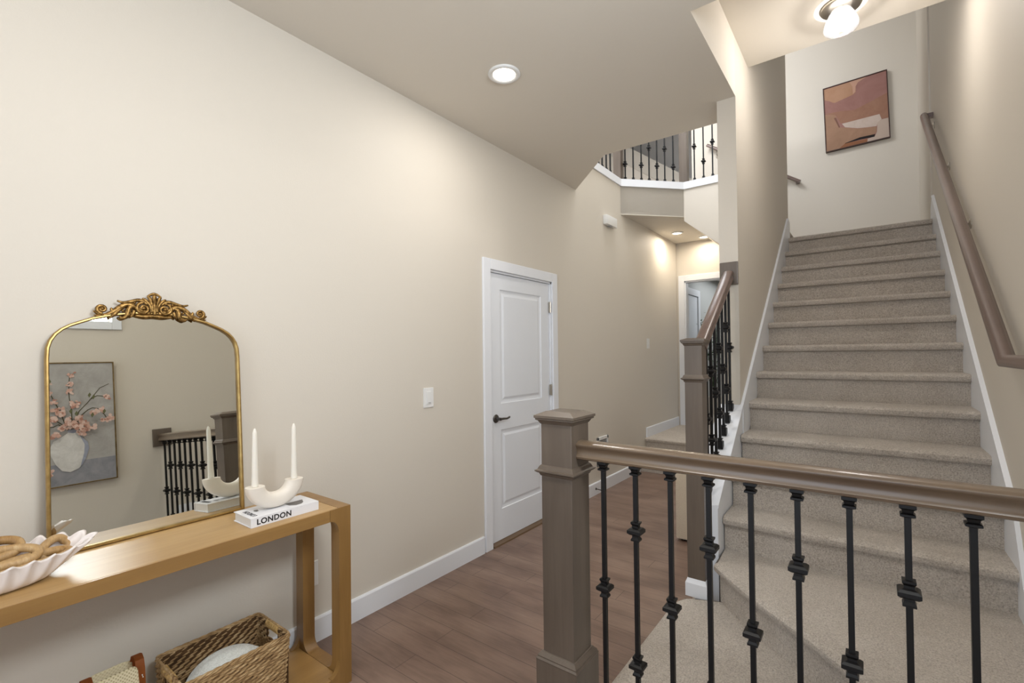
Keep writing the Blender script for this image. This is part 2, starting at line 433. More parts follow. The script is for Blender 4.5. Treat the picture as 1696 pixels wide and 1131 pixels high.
def casing(name, x0, x1, z0, z1, y, w=.082, t=.018):
    bm = bmesh.new()
    for a, b in ((x0 - w, x0), (x1, x1 + w)): box(bm, a, b, y - t, y, z0, z1 + w, bev=.004)
    box(bm, x0, x1, y - t, y, z1, z1 + w, bev=.004)
    box(bm, x0 - .0, x0 + .016, y, y + .12, z0, z1); box(bm, x1 - .016, x1, y, y + .12, z0, z1); box(bm, x0, x1, y, y + .12, z1 - .016, z1)
    return struct(name, bm, TRIM)
casing('trim_4', hx0, hx1, HP, hz, HY)
DT = 2.36
# side door inside that room, standing ajar
bm = bmesh.new()
for a, b in ((7.70, 7.79), (8.55, 8.66)): box(bm, -2.40, -2.370, a, b, HP, DT + .11)
box(bm, -2.40, -2.370, 7.79, 8.55, DT, DT + .11)
struct('trim_5', bm, TRIM)
d2 = obj('door_2', B(-2.399, -2.39, 7.80, 8.54, HP + .01, DT - .01, bev=.002), DOORW, kind='structure')
obj('hinge', B(-2.39, -2.372, 7.80, 7.86, 2.06, 2.17), NICKEL, d2)

# hall platform with two carpeted risers
def step_prism(bm, front, back, z0, z1, n, drop=None, lip=.028):
    """carpeted step: front/back polylines in plan, nosing swept along the front; n = outward normal(s)"""
    prof = [(-lip, z0), (-lip, z1 - .046), (-.002, z1 - .040), (0.004, z1 - .028), (.004, z1 - .014), (-.004, z1 - .004), (-.018, z1)]
    rows = []
    for i, p in enumerate(front):
        nn = n[i] if isinstance(n, list) else n
        rows.append([bm.verts.new((p[0] + nn[0] * a, p[1] + nn[1] * a, z)) for a, z in prof])
    bk = [bm.verts.new((p[0], p[1], z1)) for p in back]; bl = [bm.verts.new((p[0], p[1], z0)) for p in back]
    m = len(prof)
    for A, Bv in zip(rows, rows[1:]):
        for k in range(m - 1): bm.faces.new((A[k], Bv[k], Bv[k + 1], A[k + 1]))
    for i in range(len(front) - 1):
        bm.faces.new((rows[i][-1], rows[i + 1][-1], bk[i + 1], bk[i])); bm.faces.new((rows[i][0], bl[i], bl[i + 1], rows[i + 1][0]))
        bm.faces.new((bk[i], bk[i + 1], bl[i + 1], bl[i]))
    bm.faces.new(rows[0][::-1] + [bl[0], bk[0]][:0] + [bl[0], bk[0]][::-1][:0] if False else [rows[0][k] for k in range(m)] + [bk[0], bl[0]])
    bm.faces.new([rows[-1][k] for k in range(m)] + [bk[-1], bl[-1]])
    return bm
hs = thing('carpeted_steps', 'pair of low carpeted steps up to the far hall doorway', 'steps', (-1.5, 5.5, 0))
bm = bmesh.new(); step_prism(bm, [(XW + .003, 5.38), (XS0 - .001, 5.38)], [(XW + .003, 5.62), (XS0 - .001, 5.62)], 0, .185, (0, -1)); obj('step', bm, CARPET, hs, 'yes')
bm = bmesh.new(); step_prism(bm, [(XW + .003, 5.58), (XS0 - .001, 5.58)], [(XW + .003, HY - .002), (XS0 - .001, HY - .002)], 0, HP, (0, -1)); obj('step', bm, CARPET, hs, 'yes')
# baseboards
def baseboard(name, path, h=.118, side=1, t=.015):
    bm = bmesh.new(); s = side
    prof = [(0, 0), (s * t, 0), (s * t, h - .008), (s * (t - .004), h), (0, h)]
    return struct(name, sweep(bm, prof, path), TRIM)
baseboard('baseboard_left', [(XW, -2.6, 0), (XW, DY0 - .09, 0)])
baseboard('baseboard_left_hall', [(XW, DY1 + .09, 0), (XW, 5.40, 0)])
baseboard('baseboard_left_platform', [(XW, 5.62, HP), (XW, HY - .018, HP)])
baseboard('baseboard_right', [(XR, -2.6, 0), (XR, 1.33, 0)], side=-1)
# closet door casing, slab, panels, hinges, lever
bm = bmesh.new()
w = .078
for a, b in ((DY0 - w, DY0), (DY1, DY1 + w)): box(bm, XW, XW + .018, a, b, 0, DZ + w, bev=.004)
box(bm, XW, XW + .018, DY0, DY1, DZ, DZ + w, bev=.004)
for a, b in ((DY0, DY0 + .014), (DY1 - .014, DY1)): box(bm, XW - .13, XW + .001, a, b, 0, DZ)
box(bm, XW - .13, XW + .001, DY0, DY1, DZ - .014, DZ)
struct('trim_6', bm, TRIM)
def panel_door(name, y0, y1, z0, z1, xf):
    """slab in the y-z plane, face at xf, with two moulded panels"""
    bm = bmesh.new(); sw = .125
    ys = [y0, y0 + sw, y1 - sw, y1]; zs = [z0, z0 + .225, .835, 1.03, z1 - .115, z1]
    X = lambda d: xf - d
    def q(a, b, c, d_, x1=0, x2=None):
        x2 = x1 if x2 is None else x2
    grid = {}
    def V(x, y, z):
        k = (round(x, 4), round(y, 4), round(z, 4))
        if k not in grid: grid[k] = bm.verts.new(k)
        return grid[k]
    for i in range(3):
        for j in range(5):
            a, b, c, d = ys[i], ys[i + 1], zs[j], zs[j + 1]
            if i == 1 and j in (1, 3):
                rings = [(0, 0), (.004, .006), (.018, .009), (.030, .009), (.048, .002)]
                loops = [[V(X(dp), a + o, c + o), V(X(dp), b - o, c + o), V(X(dp), b - o, d - o), V(X(dp), a + o, d - o)] for o, dp in rings]
                for L1, L2 in zip(loops, loops[1:]):
                    for k in range(4): bm.faces.new((L1[k], L1[(k + 1) % 4], L2[(k + 1) % 4], L2[k]))
                bm.faces.new(loops[-1])
            else: bm.faces.new((V(xf, a, c), V(xf, b, c), V(xf, b, d), V(xf, a, d)))
    box(bm, xf - .034, xf - .010, y0, y1, z0, z1)
    for f in ((y0, y0), (y1, y1)):
        bm.faces.new([bm.verts.new(p) for p in ((xf, f[0], z0), (xf, f[0], z1), (xf - .02, f[0], z1), (xf - .02, f[0], z0))])
    for z in (z0, z1):
        bm.faces.new([bm.verts.new(p) for p in ((xf, y0, z), (xf, y1, z), (xf - .02, y1, z), (xf - .02, y0, z))])
    return obj(name, bm, DOORW, kind='structure')
XD = XW - .014
door = panel_door('door_1', DY0 + .017, DY1 - .017, .022, DZ - .017, XD)
hb = bmesh.new(); yh, zh = DY0 + .078, .925
lathe(hb, [(.030, 0), (.032, .004), (.028, .010), (.014, .014), (.011, .045), (.012, .050)], 20, (XD, yh, zh), 'x')
tube(hb, [(XD + .046, yh - .004, zh), (XD + .050, yh + .03, zh + .001), (XD + .050, yh + .07, zh - .002), (XD + .047, yh + .105, zh + .003), (XD + .043, yh + .115, zh + .006)], [.010, .0085, .007, .008, .006], 10)
obj('door_handle', hb, PEWTER, door, 'yes')
for z in (1.80, 1.09, .28):
    h_ = B(XW - .010, XW + .004, DY1 - .030, DY1 - .006, z - .045, z + .045); lathe(h_, [(.005, z - .048), (.005, z + .048)], 10, (XW + .005, DY1 - .018, 0)); obj('hinge', h_, NICKEL, door)
bm = PR([(XW - .12, 0), (XW + .022, 0), (XW + .018, .010), (XW - .02, .020), (XW - .12, .020)], 'y', DY0 + .014, DY1 - .014)
struct('trim_7', bm, OAKT)

# ------------------------------------------------------------------ the staircase
st = thing('carpeted_staircase', 'beige carpeted staircase with winder steps rising between two walls', 'staircase', (-.1, 3.0, 0))
PX0 = -.770; PY0 = 1.36
lp = bmesh.new()
step_prism(lp, [(PX0, PY0), (PX0, 2.26), (PX0 + .01, 2.31), (PX0 + .035, 2.355), (PX0 + .07, 2.38)], [(XR, PY0), (XR, 2.2), (XR, 2.3), (XR, 2.5), (XR, 2.85)], 0, LZ,
           [(-1, 0), (-1, 0), (-.93, .37), (-.7, .7), (-.4, .9)])
obj('landing', lp, CARPET, st, 'yes')
nn = (-.71, -.704)
w1f = [(SL, 2.405), (-.56, 2.345), (-.48, 2.255), (-.395, 2.165), (-.23, 2.018), (-.083, 1.873), (.10, 1.68), (.41, 1.372)]
w1b = [(SL, 2.63), (-.52, 2.63), (-.4, 2.63), (-.2, 2.63), (0, 2.63), (.2, 2.63), (.35, 2.63), (XR - .0005, 2.63)]
bm = bmesh.new(); step_prism(bm, w1f, w1b, LZ - .02, .3885, nn); obj('step', bm, CARPET, st, 'yes')
bm = bmesh.new(); prism(bm, [(.402, 1.372), (XR - .001, 1.372), (XR - .001, 2.63)], 'z', LZ - .02, .3885); obj('step', bm, CARPET, st)
bm = bmesh.new(); step_prism(bm, [(SL, 2.585), (-.3, 2.575), (.1, 2.57), (SR, 2.568)], [(SL, 2.83), (-.3, 2.83), (.1, 2.83), (SR, 2.83)], LZ, .562, (0, -1)); obj('step', bm, CARPET, st, 'yes')
for k in range(-1, 10):
    y = Y10 + k * G; zt = .9115 + k * R; zb = zt - R - .02
    bm = bmesh.new()
    yb = y + G + .03 if k < 9 else YF
    xs = [SL + (SR - SL) * i / 6 for i in range(7)]
    x0_, x1_ = (SL, SR) if k < 9 else (SL - (.0), SR)
    step_prism(bm, [(x, y) for x in xs], [(x, yb) for x in xs], zb, zt, (0, -1))
    obj('step', bm, CARPET, st, 'yes')
# landing behind the walls' end
TZ = .9115 + 9 * R
bm = B(-.66, .4355, 5.42, YF - .001, TZ - .3, TZ - .004); obj('landing', bm, CARPET, st)
st2 = thing('upper_stair_flight', 'second carpeted flight turning left from the top landing', 'staircase', (-1.2, 6.0, TZ))
for k in range(4):
    xa = -.66 - k * .25; zt = TZ + (k + 1) * R; xb = xa - .28 if k < 3 else -1.672
    bm = bmesh.new(); step_prism(bm, [(xa, y1 + .064), (xa, YF - .003)], [(xb, y1 + .064), (xb, YF - .003)], zt - R - .02, zt, (1, 0)); obj('step', bm, CARPET, st2, 'yes')

# skirt boards: right wall and left wall + sloped curb
def capz(y): return .734 + .727 * (y - 2.637)
sk = bmesh.new()
prism(sk, [(2.66, .43), (2.66, .775), (5.30, .775 + 2.64 * .722), (5.42, 2.60), (5.42, 2.40), (5.2, 2.2), (2.9, .5)], 'x', SR, XR)
box(sk, SR, XR, 1.50, 2.66, LZ, .50)
prism(sk, [(2.50, .50), (2.66, .50), (2.66, .775)], 'x', SR, XR)
sk2 = struct('baseboard_stairs_right', sk, TRIM)
# right skirt: bright top lip
lb = bmesh.new(); sweep(lb, [(0, 0), (.019, 0), (.019, .012), (0, .016)], [(XR, 2.66, .775), (XR, 5.30, .775 + 2.64 * .722)][::-1]); obj('trim_lip', lb, TRIM, sk2)
sk = bmesh.new()
prism(sk, [(3.112, .80), (3.112, capz(3.112)), (5.28, capz(5.28) + .03), (5.385, capz(5.36) - .05), (5.385, 2.3), (5.1, 2.15)], 'x', XS1 - .001, SL)
struct('baseboard_stairs_left', sk, TRIM)
# curb (knee wall) under the sloped balustrade
kw = bmesh.new()
ya = 2.50
prism(kw, [(ya, LZ - .2), (ya, capz(ya) - .012), (3.112, capz(3.112) - .012), (3.112, LZ - .2)], 'x', XS0, SL - .004)
struct('wall_curb', kw, TRIM)
kc = bmesh.new()
prism(kc, [(ya - .0, capz(ya) - .012), (ya, capz(ya)), (3.112, capz(3.112)), (3.112, capz(3.112) - .012)], 'x', XS0 - .012, SL)
prism(kc, [(ya, capz(ya)), (ya, capz(ya) + .003), (3.112, capz(3.112) + .003), (3.112, capz(3.112))], 'x', SL - .018, SL)
struct('trim_8', kc, TRIM)
# white skirt on the hall side, its sloped end seen left of the post, and the post plinth
bm = PR([(2.52, 0), (2.52, .545), (2.56, .60), (5.3, 2.5), (5.3, 0)], 'x', XS0 - .016, XS0)
struct('trim_9', bm, WALL)

# ------------------------------------------------------------------ railings
def knuckle(bm, z, c=(0, 0, 0)):
    prof = [(.0067, -.030), (.0128, -.029), (.0128, -.024), (.0095, -.018), (.0095, -.012), (.0160, -.0095), (.0215, -.0045), (.0215, .0045), (.0160, .0095), (.0095, .012), (.0095, .018), (.0128, .024), (.0128, .029), (.0067, .030)]
    return sqlathe(bm, [(r, t + z) for r, t in prof], c)
def baluster(parent, x, y, z0, z1, knots, shoe_top=True, shoe_bot=True, tall=False):
    bm = bmesh.new(); sqlathe(bm, [(.0064, z0), (.0064, z1)], (x, y, 0)); b = obj('baluster', bm, IRON, parent)
    for k in knots:
        bm = bmesh.new(); knuckle(bm, k, (x, y, 0)); obj('knuckle', bm, IRON, b)
    if shoe_top:
        bm = bmesh.new(); sqlathe(bm, [(.0155, z1 + .001), (.0155, z1 - .010), (.0110, z1 - .014), (.0095, z1 - .021), (.0140, z1 - .024), (.0140, z1 - .029), (.008, z1 - .032)][::-1], (x, y, 0)); obj('shoe', bm, IRON, b)
    if shoe_bot:
        h = .030 if tall else .012
        bm = bmesh.new(); sqlathe(bm, [(.0165, z0 - (.012 if tall else 0)), (.0165, z0 + h), (.011, z0 + h + .003), (.0095, z0 + h + .009), (.0135, z0 + h + .012), (.0135, z0 + h + .016), (.008, z0 + h + .018)], (x, y, 0)); obj('shoe', bm, IRON, b)
    return b
def newel(parent, x0, x1, y0, y1, z0, ztop, zcap, coll, block=None, lipw=.018):
    """square box post: shaft, moulded cap, collar and base block"""
    cx, cy = (x0 + x1) / 2, (y0 + y1) / 2; h = (x1 - x0) / 2
    bm = B(x0, x1, y0, y1, z0, zcap, bev=.002); p = obj('newel_post', bm, POST, parent)
    c = (cx, cy, 0); L = lipw
    cap = bmesh.new()
    sqlathe(cap, [(h + .001, zcap - .002), (h + .004, zcap + .002), (h + L * .45, zcap + .009), (h + L * .8, zcap + .012), (h + L * .8, zcap + .017), (h + L, zcap + .019), (h + L, zcap + .027), (h * .80, ztop), (h * .78, ztop)], c)
    obj('cap', cap, POST, p)
    z = coll; cl = bmesh.new()
    sqlathe(cl, [(h + .001, z - .017), (h + .003, z - .015), (h + L * .35, z - .007), (h + L * .55, z - .006), (h + L * .95, z - .001), (h + L * .95, z + .003), (h + L * .55, z + .006), (h + L * .3, z + .016), (h + .001, z + .020)], c)
    obj('collar', cl, POST, p)
    if block:
        bb = bmesh.new(); zb, zt = block
        sqlathe(bb, [(h + .018, zb), (h + .018, zt - .026), (h + .019, zt - .022), (h + .015, zt - .016), (h + .015, zt - .012), (h + .006, zt - .003), (h + .004, zt), (h + .001, zt + .001)], c)
        obj('base_block', bb, POST, p)
    return p
_h = [(.026, 0), (.030, .003), (.0312, .009), (.0285, .0125), (.0262, .018), (.0255, .026), (.0268, .034), (.0298, .041), (.0325, .0455), (.0322, .0500), (.0285, .0535), (.018, .0575), (.008, .0592)]
RP = [(-x, z) for x, z in _h] + [(0, .0595)] + _h[::-1]
# front railing
fr = thing('stair_railing', 'front railing of taupe wood rail and thick box newel with black iron balusters', 'railing', (-.2, 1.404, 0))
YR = 1.404; ZRB = 1.052
newel(fr, -.894, -.777, 1.344, 1.461, 0, 1.206, 1.166, 1.006, (0, .402))
bm = bmesh.new(); sweep(bm, RP, [(-.780, YR, ZRB), (XR - .021, YR, ZRB)]); obj('handrail', bm, RAILX, fr, 'yes')
bm = B(XR - .021, XR - .001, YR - .066, YR + .066, ZRB - .045, ZRB + .10, bev=.005); obj('rosette', bm, POST, fr)
for k in range(11):
    x = .96 * (-.723 + .1125 * k)
    baluster(fr, x, YR, .235, ZRB, [.646] if k % 2 == 0 else [.849, .437])
bm = B(-.775, XR, 1.345, 1.372, 0, .225); box(bm, -.775, XR, 1.372, 1.455, LZ, .225); box(bm, -.775, XR, 1.335, 1.465, .225, .236, bev=.002)
struct('trim_10', bm, TRIM)
# sloped stair balustrade with the slimmer post
sr = thing('stair_balustrade', 'sloped stair balustrade with slim taupe newel and black balusters on white curb', 'railing', (-.70, 2.8, LZ))
newel(sr, -.741, -.657, 2.41, 2.494, LZ, 1.470, 1.434, 1.268, None, .016)
XB = -.676
rz = lambda y: 1.425 + .700 * (y - 2.49)
bm = bmesh.new(); sweep(bm, [(a * .82, b) for a, b in RP], [(XB, 2.485, rz(2.485) - .010), (XB, 3.096, rz(3.096) - .010)]); obj('handrail', bm, RAILY, sr, 'yes')
bm = B(-.730, -.627, 3.094, 3.111, 1.806, 1.945, bev=.004); obj('rosette', bm, POST, sr)
for i, y in enumerate((3.07, 2.985, 2.90, 2.815, 2.73, 2.645, 2.56)):
    c0 = capz(y) + .005
    kn = [c0 + .372] if i % 2 == 0 else [c0 + .19, c0 + .552]
    baluster(sr, XB, y, c0 + .004, rz(y) + .01, kn, False, True, True)
bm = bmesh.new(); sqlathe(bm, [(.0515, LZ - .01), (.0515, .262), (.046, .275), (.043, .284)], (-.699, 2.452, 0)); obj('plinth', bm, TRIM, sr)
# upper balustrade round the well
ur = thing('upper_balustrade', 'upper floor balustrade seen through the gap under the ceiling, wrapping the stair well', 'railing', (-2.0, 5.0, 3.342))
ZU = 3.345
def upost(x, y):
    bm = B(x - .044, x + .044, y - .044, y + .044, ZU - .001, ZU + 1.15); p = obj('newel_post', bm, POST, ur)
    bm = bmesh.new(); sqlathe(bm, [(.045, ZU + 1.12), (.07, ZU + 1.14), (.07, ZU + 1.16), (.02, ZU + 1.18)], (x, y, 0)); obj('cap', bm, POST, p)
upost(-2.228, 4.985); upost(-1.680, 5.562)
HU = ZU + 1.02
for k, y in enumerate((4.730, 4.633, 4.536, 4.439, 4.342, 4.245, 4.148, 4.05)):
    baluster(ur, XW - .01, y, ZU - .004, HU, [ZU + .565] if k % 2 else [ZU + .17 + .2, ZU + .2 + .575])
d_ = Vector((x1 - XW, 5.52 - 4.96, 0)).normalized()
for i, s in enumerate((.067, .163, .260, .354, .450, .545, .649)):
    p = Vector((XW, 4.96, 0)) + d_ * s + Vector((-d_.y, d_.x, 0)) * .012
    kn = [(ZU + .175,), (ZU + .78,), (ZU + .172,), (ZU + .375, ZU + .75), (ZU + .174,), (ZU + .375, ZU + .75), (ZU + .174,)][i]
    baluster(ur, p.x, p.y, ZU - .004, HU, kn)
for i, x in enumerate((-1.556, -1.457, -1.360, -1.263, -1.166, -1.07, -.97, -.87)):
    baluster(ur, x, 5.535, ZU - .004, HU, [(ZU + .385, ZU + .76), (ZU + .192,)][i % 2])
bm = bmesh.new(); sweep(bm, RP, [(XW - .01, 3.95, HU), (XW - .01, 4.965, HU), (x1, 5.545, HU), (XS0, 5.535, HU)]); obj('handrail', bm, RAILX, ur, 'yes')

# wall handrails
def bracket(bm, x, y, z, xw):
    sgn = 1 if xw > x else -1
    lathe(bm, [(.028, 0), (.028, .005), (.012, .010), (.008, .012)] if sgn < 0 else [(.028, 0), (.028, -.005), (.012, -.010), (.008, -.012)], 14, (xw, y, z - .055), 'x')
    tube(bm, [(xw - sgn * .004, y, z - .055), (x + sgn * .008, y, z - .055), (x, y, z - .045), (x, y, z - .002)], .006, 8)
    box(bm, x - .012, x + .012, y - .03, y + .03, z - .006, z)
hr = thing('wall_handrail', 'long taupe wooden handrail on metal brackets climbing the right stair wall', 'handrail', (.39, 3.8, 2.2))
HX = .392; sl = .711
hz_ = lambda y: 1.338 + sl * (y - 2.43)
HPRO = [(-.022, -.002), (-.027, .006), (-.026, .016), (-.022, .028), (-.012, .037), (0, .040), (.012, .037), (.022, .028), (.026, .016), (.027, .006), (.022, -.002)]
bm = bmesh.new(); sweep(bm, HPRO, [(HX, 2.0, hz_(2.43)), (HX, 2.43, hz_(2.43)), (HX, 5.25, hz_(5.25))]); obj('rail', bm, RAILY, hr, 'yes')
bm = bmesh.new(); box(bm, HX - .02, XR - .001, 5.205, 5.25, hz_(5.22) - .002, hz_(5.22) + .034); obj('rail_return', bm, RAILY, hr)
for y in (2.06, 3.55, 4.33, 5.17):
    bm = bmesh.new(); bracket(bm, HX + .004, y, hz_(y) if y > 2.43 else hz_(2.43), XR); obj('bracket', bm, NICKEL, hr, 'yes')
h2 = thing('upper_handrail', 'short dark handrail on the far landing wall above the second flight', 'handrail', (-1.1, 6.43, 3.7))
uz = lambda x: 3.405 + .69 * (-.65 - x) - .03
bm = bmesh.new(); sweep(bm, [(a * .9, b * .9) for a, b in HPRO], [(-.63, 6.44, uz(-.63)), (-1.655, 6.44, uz(-1.655))]); obj('rail', bm, RAILY, h2, 'yes')
bm = bmesh.new(); box(bm, -.665, -.63, 6.44, 6.499, uz(-.64) - .0, uz(-.64) + .03); obj('rail_return', bm, RAILY, h2)
for x in (-.78, -1.53):
    bm = bmesh.new(); z = uz(x); lathe(bm, [(.026, 6.499), (.026, 6.494), (.01, 6.488)], 12, (x, 0, z - .055), 'y')
    tube(bm, [(x, 6.495, z - .055), (x, 6.45, z - .055), (x, 6.44, z - .045), (x, 6.44, z)], .006, 8); obj('bracket', bm, NICKEL, h2)

# ------------------------------------------------------------------ lamps
dl = thing('recessed_downlight', 'round white recessed downlight glowing in the entry ceiling', 'ceiling light', (-1.59, 2.065, CZ))
bm = bmesh.new(); lathe(bm, [(.088, CZ), (.090, CZ - .006), (.082, CZ - .012), (.066, CZ - .010), (.060, CZ - .004)], 40, (-1.59, 2.065, 0), cap=False); obj('trim_ring', bm, WHITEP, dl, 'all')
bm = bmesh.new(); lathe(bm, [(.061, CZ - .002), (.061, CZ - .006)], 40, (-1.59, 2.065, 0)); obj('lens', bm, LAMP, dl)
def small_light(x, y, z, lab, power, r=.075):
    t = thing('hall_downlight', lab, 'ceiling light', (x, y, z), 'hall downlights')
    bm = bmesh.new(); lathe(bm, [(r, z), (r, z - .008), (r * .8, z - .014), (r * .72, z - .006)], 28, (x, y, 0), cap=False); obj('trim_ring', bm, WHITEP, t, 'all')
    bm = bmesh.new(); lathe(bm, [(r * .74, z - .003), (r * .74, z - .008)], 28, (x, y, 0)); obj('lens', bm, LAMPW, t)
    area('hall_lamp', (x, y, z - .03), (0, 0, 0), .12, .12, power, WARM, True)
small_light(-1.98, 6.22, 2.955, 'round hall downlight set close to the left wall', 5.5)
small_light(-1.76, 6.66, 2.955, 'round hall downlight nearest the far doorway wall, partly behind the sloped soffit', 2.6)
fl = thing('flush_ceiling_lamp', 'flush ceiling lamp with clear glass jar shade and metal plate above the stairs', 'ceiling light', (-.095, 3.2, SCZ))
LX, LY = -.100, 3.205
bm = bmesh.new(); lathe(bm, [(.090, SCZ), (.096, SCZ - .004), (.096, SCZ - .012), (.088, SCZ - .018), (.03, SCZ - .022)], 40, (LX, LY, 0)); obj('canopy', bm, NICKEL, fl, 'yes')
bm = bmesh.new(); lathe(bm, [(.030, SCZ - .020), (.030, SCZ - .045), (.022, SCZ - .05)], 20, (LX, LY, 0)); obj('socket', bm, NICKEL, fl, 'yes')
bm = bmesh.new()
gp = [(.044, -.022), (.050, -.030), (.062, -.055), (.078, -.090), (.084, -.110), (.082, -.126), (.070, -.138), (.045, -.145), (.012, -.147)]
lathe(bm, [(r, SCZ + t) for r, t in gp], 36, (LX, LY, 0), cap=False); obj('glass_shade', bm, GLASS, fl, 'all')
bm = bmesh.new(); lathe(bm, [(.012, SCZ - .05), (.016, SCZ - .062), (.028, SCZ - .08), (.031, SCZ - .098), (.026, SCZ - .115), (.012, SCZ - .125)], 20, (LX, LY, 0)); obj('bulb', bm, BULB, fl, 'all')
bpy.data.objects['stair_lamp'].location = (LX, LY, SCZ - .165)

# ------------------------------------------------------------------ small wall things
t = thing('dimmer_switch', 'white dimmer switch plate on the left wall beside the closet door', 'switch', (XW, 2.045, 1.135))
obj('plate', B(XW, XW + .006, 2.004, 2.086, 1.075, 1.197, bev=.002), WHITEP, t)
obj('paddle', B(XW + .006, XW + .010, 2.026, 2.064, 1.098, 1.174, bev=.0015), WHITEP, t)
obj('indicator', B(XW + .010, XW + .0108, 2.036, 2.056, 1.103, 1.106), GREYP, t)
t = thing('hall_switch', 'small white switch plate on the far hall wall above the platform', 'switch', (XW, 5.72, 1.51))
obj('plate', B(XW, XW + .006, 5.68, 5.76, 1.45, 1.575, bev=.002), WHITEP, t); obj('toggle', B(XW + .006, XW + .012, 5.712, 5.728, 1.50, 1.525), WHITEP, t)
t = thing('door_chime', 'white rounded door chime box high on the left wall', 'chime', (XW, 4.66, 2.79))
obj('cover', B(XW, XW + .05, 4.515, 4.765, 2.742, 2.842, bev=.012), WHITEP, t, 'yes'); obj('sensor', B(XW + .015, XW + .04, 4.60, 4.66, 2.729, 2.737), GREYP, t)
t = thing('wall_vent', 'white louvred air vent low on the left wall behind the front railing', 'vent', (XW, 4.43, .41))
bm = bmesh.new(); a, b, c, d = 4.306, 4.55, .262, .552
box(bm, XW, XW + .014, a, a + .03, c, d, bev=.003); box(bm, XW, XW + .014, b - .03, b, c, d, bev=.003); box(bm, XW, XW + .014, a, b, d - .03, d, bev=.003); box(bm, XW, XW + .014, a, b, c, c + .03, bev=.003)
obj('frame', bm, WHITEP, t)
bm = bmesh.new()
for i in range(14):
    z = c + .038 + i * .0165; prism(bm, [(XW + .001, z), (XW + .010, z - .006), (XW + .010, z - .004), (XW + .001, z + .002)], 'y', a + .03, b - .03)
obj('louvres', bm, GREYP, t)
t = thing('door_stopper', 'small spring door stopper on the hall baseboard', 'door stopper', (XW, 4.25, .06))
bm = bmesh.new(); lathe(bm, [(.012, XW + .015), (.012, XW + .019), (.005, XW + .022)], 12, (0, 4.25, .06), 'x'); tube(bm, [(XW + .02, 4.25, .06), (XW + .085, 4.25, .056)], .0045, 8); obj('spring', bm, PEWTER, t)
bm = bmesh.new(); lathe(bm, [(.008, XW + .084), (.009, XW + .098), (.006, XW + .10)], 12, (0, 4.25, .056), 'x'); obj('tip', bm, WHITEP, t)
for yy, lab in ((1.262, 'white wall outlet seen through the right end of the console table'), (.205, 'white wall outlet just above the table behind the ruffled bowl')):
    z0 = .275 if yy > 1 else .683
    t = thing('wall_outlet', lab, 'outlet', (XW, yy, z0))
    obj('plate', B(XW, XW + .006, yy - .038, yy + .038, z0, z0 + .12, bev=.002), WHITEP, t)
    for dz in (.035, .085): obj('socket', B(XW + .006, XW + .0075, yy - .014, yy + .014, z0 + dz - .014, z0 + dz + .014), WHITEP, t)
# high window on the right wall (seen in the mirror)
bm = bmesh.new(); c = .062
for a, b in ((wy0 - c, wy0), (wy1, wy1 + c)): box(bm, XR - .016, XR, a, b, wz0 - c, wz1 + c, bev=.003)
for a, b in ((wz0 - c, wz0), (wz1, wz1 + c)): box(bm, XR - .016, XR, wy0, wy1, a, b, bev=.003)
wn = obj('window_1', bm, TRIM, kind='structure')
bm = bmesh.new()
for a, b in ((wy0, wy0 + .04), (wy1 - .04, wy1)): box(bm, XR + .08, XR + .12, a, b, wz0, wz1)
for a, b in ((wz0, wz0 + .04), (wz1 - .04, wz1)): box(bm, XR + .08, XR + .12, wy0 + .04, wy1 - .04, a, b)
obj('window_frame', bm, TRIM, wn)
wg, nt_, b_ = newmat('window_glass', '#ffffff', 0); 
nt_.nodes.clear(); t_ = N(nt_, 'ShaderNodeBsdfTransparent'); o_ = N(nt_, 'ShaderNodeOutputMaterial'); g_ = N(nt_, 'ShaderNodeBsdfGlossy'); g_.inputs['Roughness'].default_value = 0; mx = N(nt_, 'ShaderNodeMixShader'); mx.inputs[0].default_value = .06
nt_.links.new(t_.outputs[0], mx.inputs[1]); nt_.links.new(g_.outputs[0], mx.inputs[2]); nt_.links.new(mx.outputs[0], o_.inputs[0])
obj('pane', B(XR + .098, XR + .102, wy0 + .04, wy1 - .04, wz0 + .04, wz1 - .04), wg, wn)
bm = B(-4.95, -4.9, 6.2, 8.3, 3.5, 5.4); obj('window_2', bm, CURT, kind='structure')

# ------------------------------------------------------------------ pictures
def polymesh(pts3, mi, bm):
    f = bm.faces.new([bm.verts.new(p) for p in pts3]); f.material_index = mi
def picture(name, label, frame_pts, P, polys, mats, frame_mat, t=.03, fw=.008):
    """P(u, v, d) -> world point; d = distance out of the wall"""
    root = thing(name, label, 'picture', P(.5, .5, 0))
    W_, H_ = frame_pts
    def bx(bm, u0, u1, v0, v1, d0, d1):
        vs = [bm.verts.new(P(u, v, d)) for u in (u0, u1) for v in (v0, v1) for d in (d0, d1)]
        for f in ((0, 1, 3, 2), (4, 6, 7, 5), (0, 4, 5, 1), (2, 3, 7, 6), (0, 2, 6, 4), (1, 5, 7, 3)): bm.faces.new([vs[i] for i in f])
    bm = bmesh.new(); a, b = fw / W_, fw / H_
    bx(bm, 0, a, 0, 1, 0, t); bx(bm, 1 - a, 1, 0, 1, 0, t); bx(bm, a, 1 - a, 0, b, 0, t); bx(bm, a, 1 - a, 1 - b, 1, 0, t)
    obj('frame', bm, frame_mat, root)
    bm = bmesh.new(); bx(bm, a, 1 - a, b, 1 - b, .002, t - .006)
    for i, (mi, pts) in enumerate(polys):
        d = t - .006 + .00012 * (i + 1)
        polymesh([P(min(max(u, a + .002), 1 - a - .002), min(max(v, b + .002), 1 - b - .002), d) for u, v in pts], mi, bm)
    me = obj('canvas', bm, mats, root)
    return root
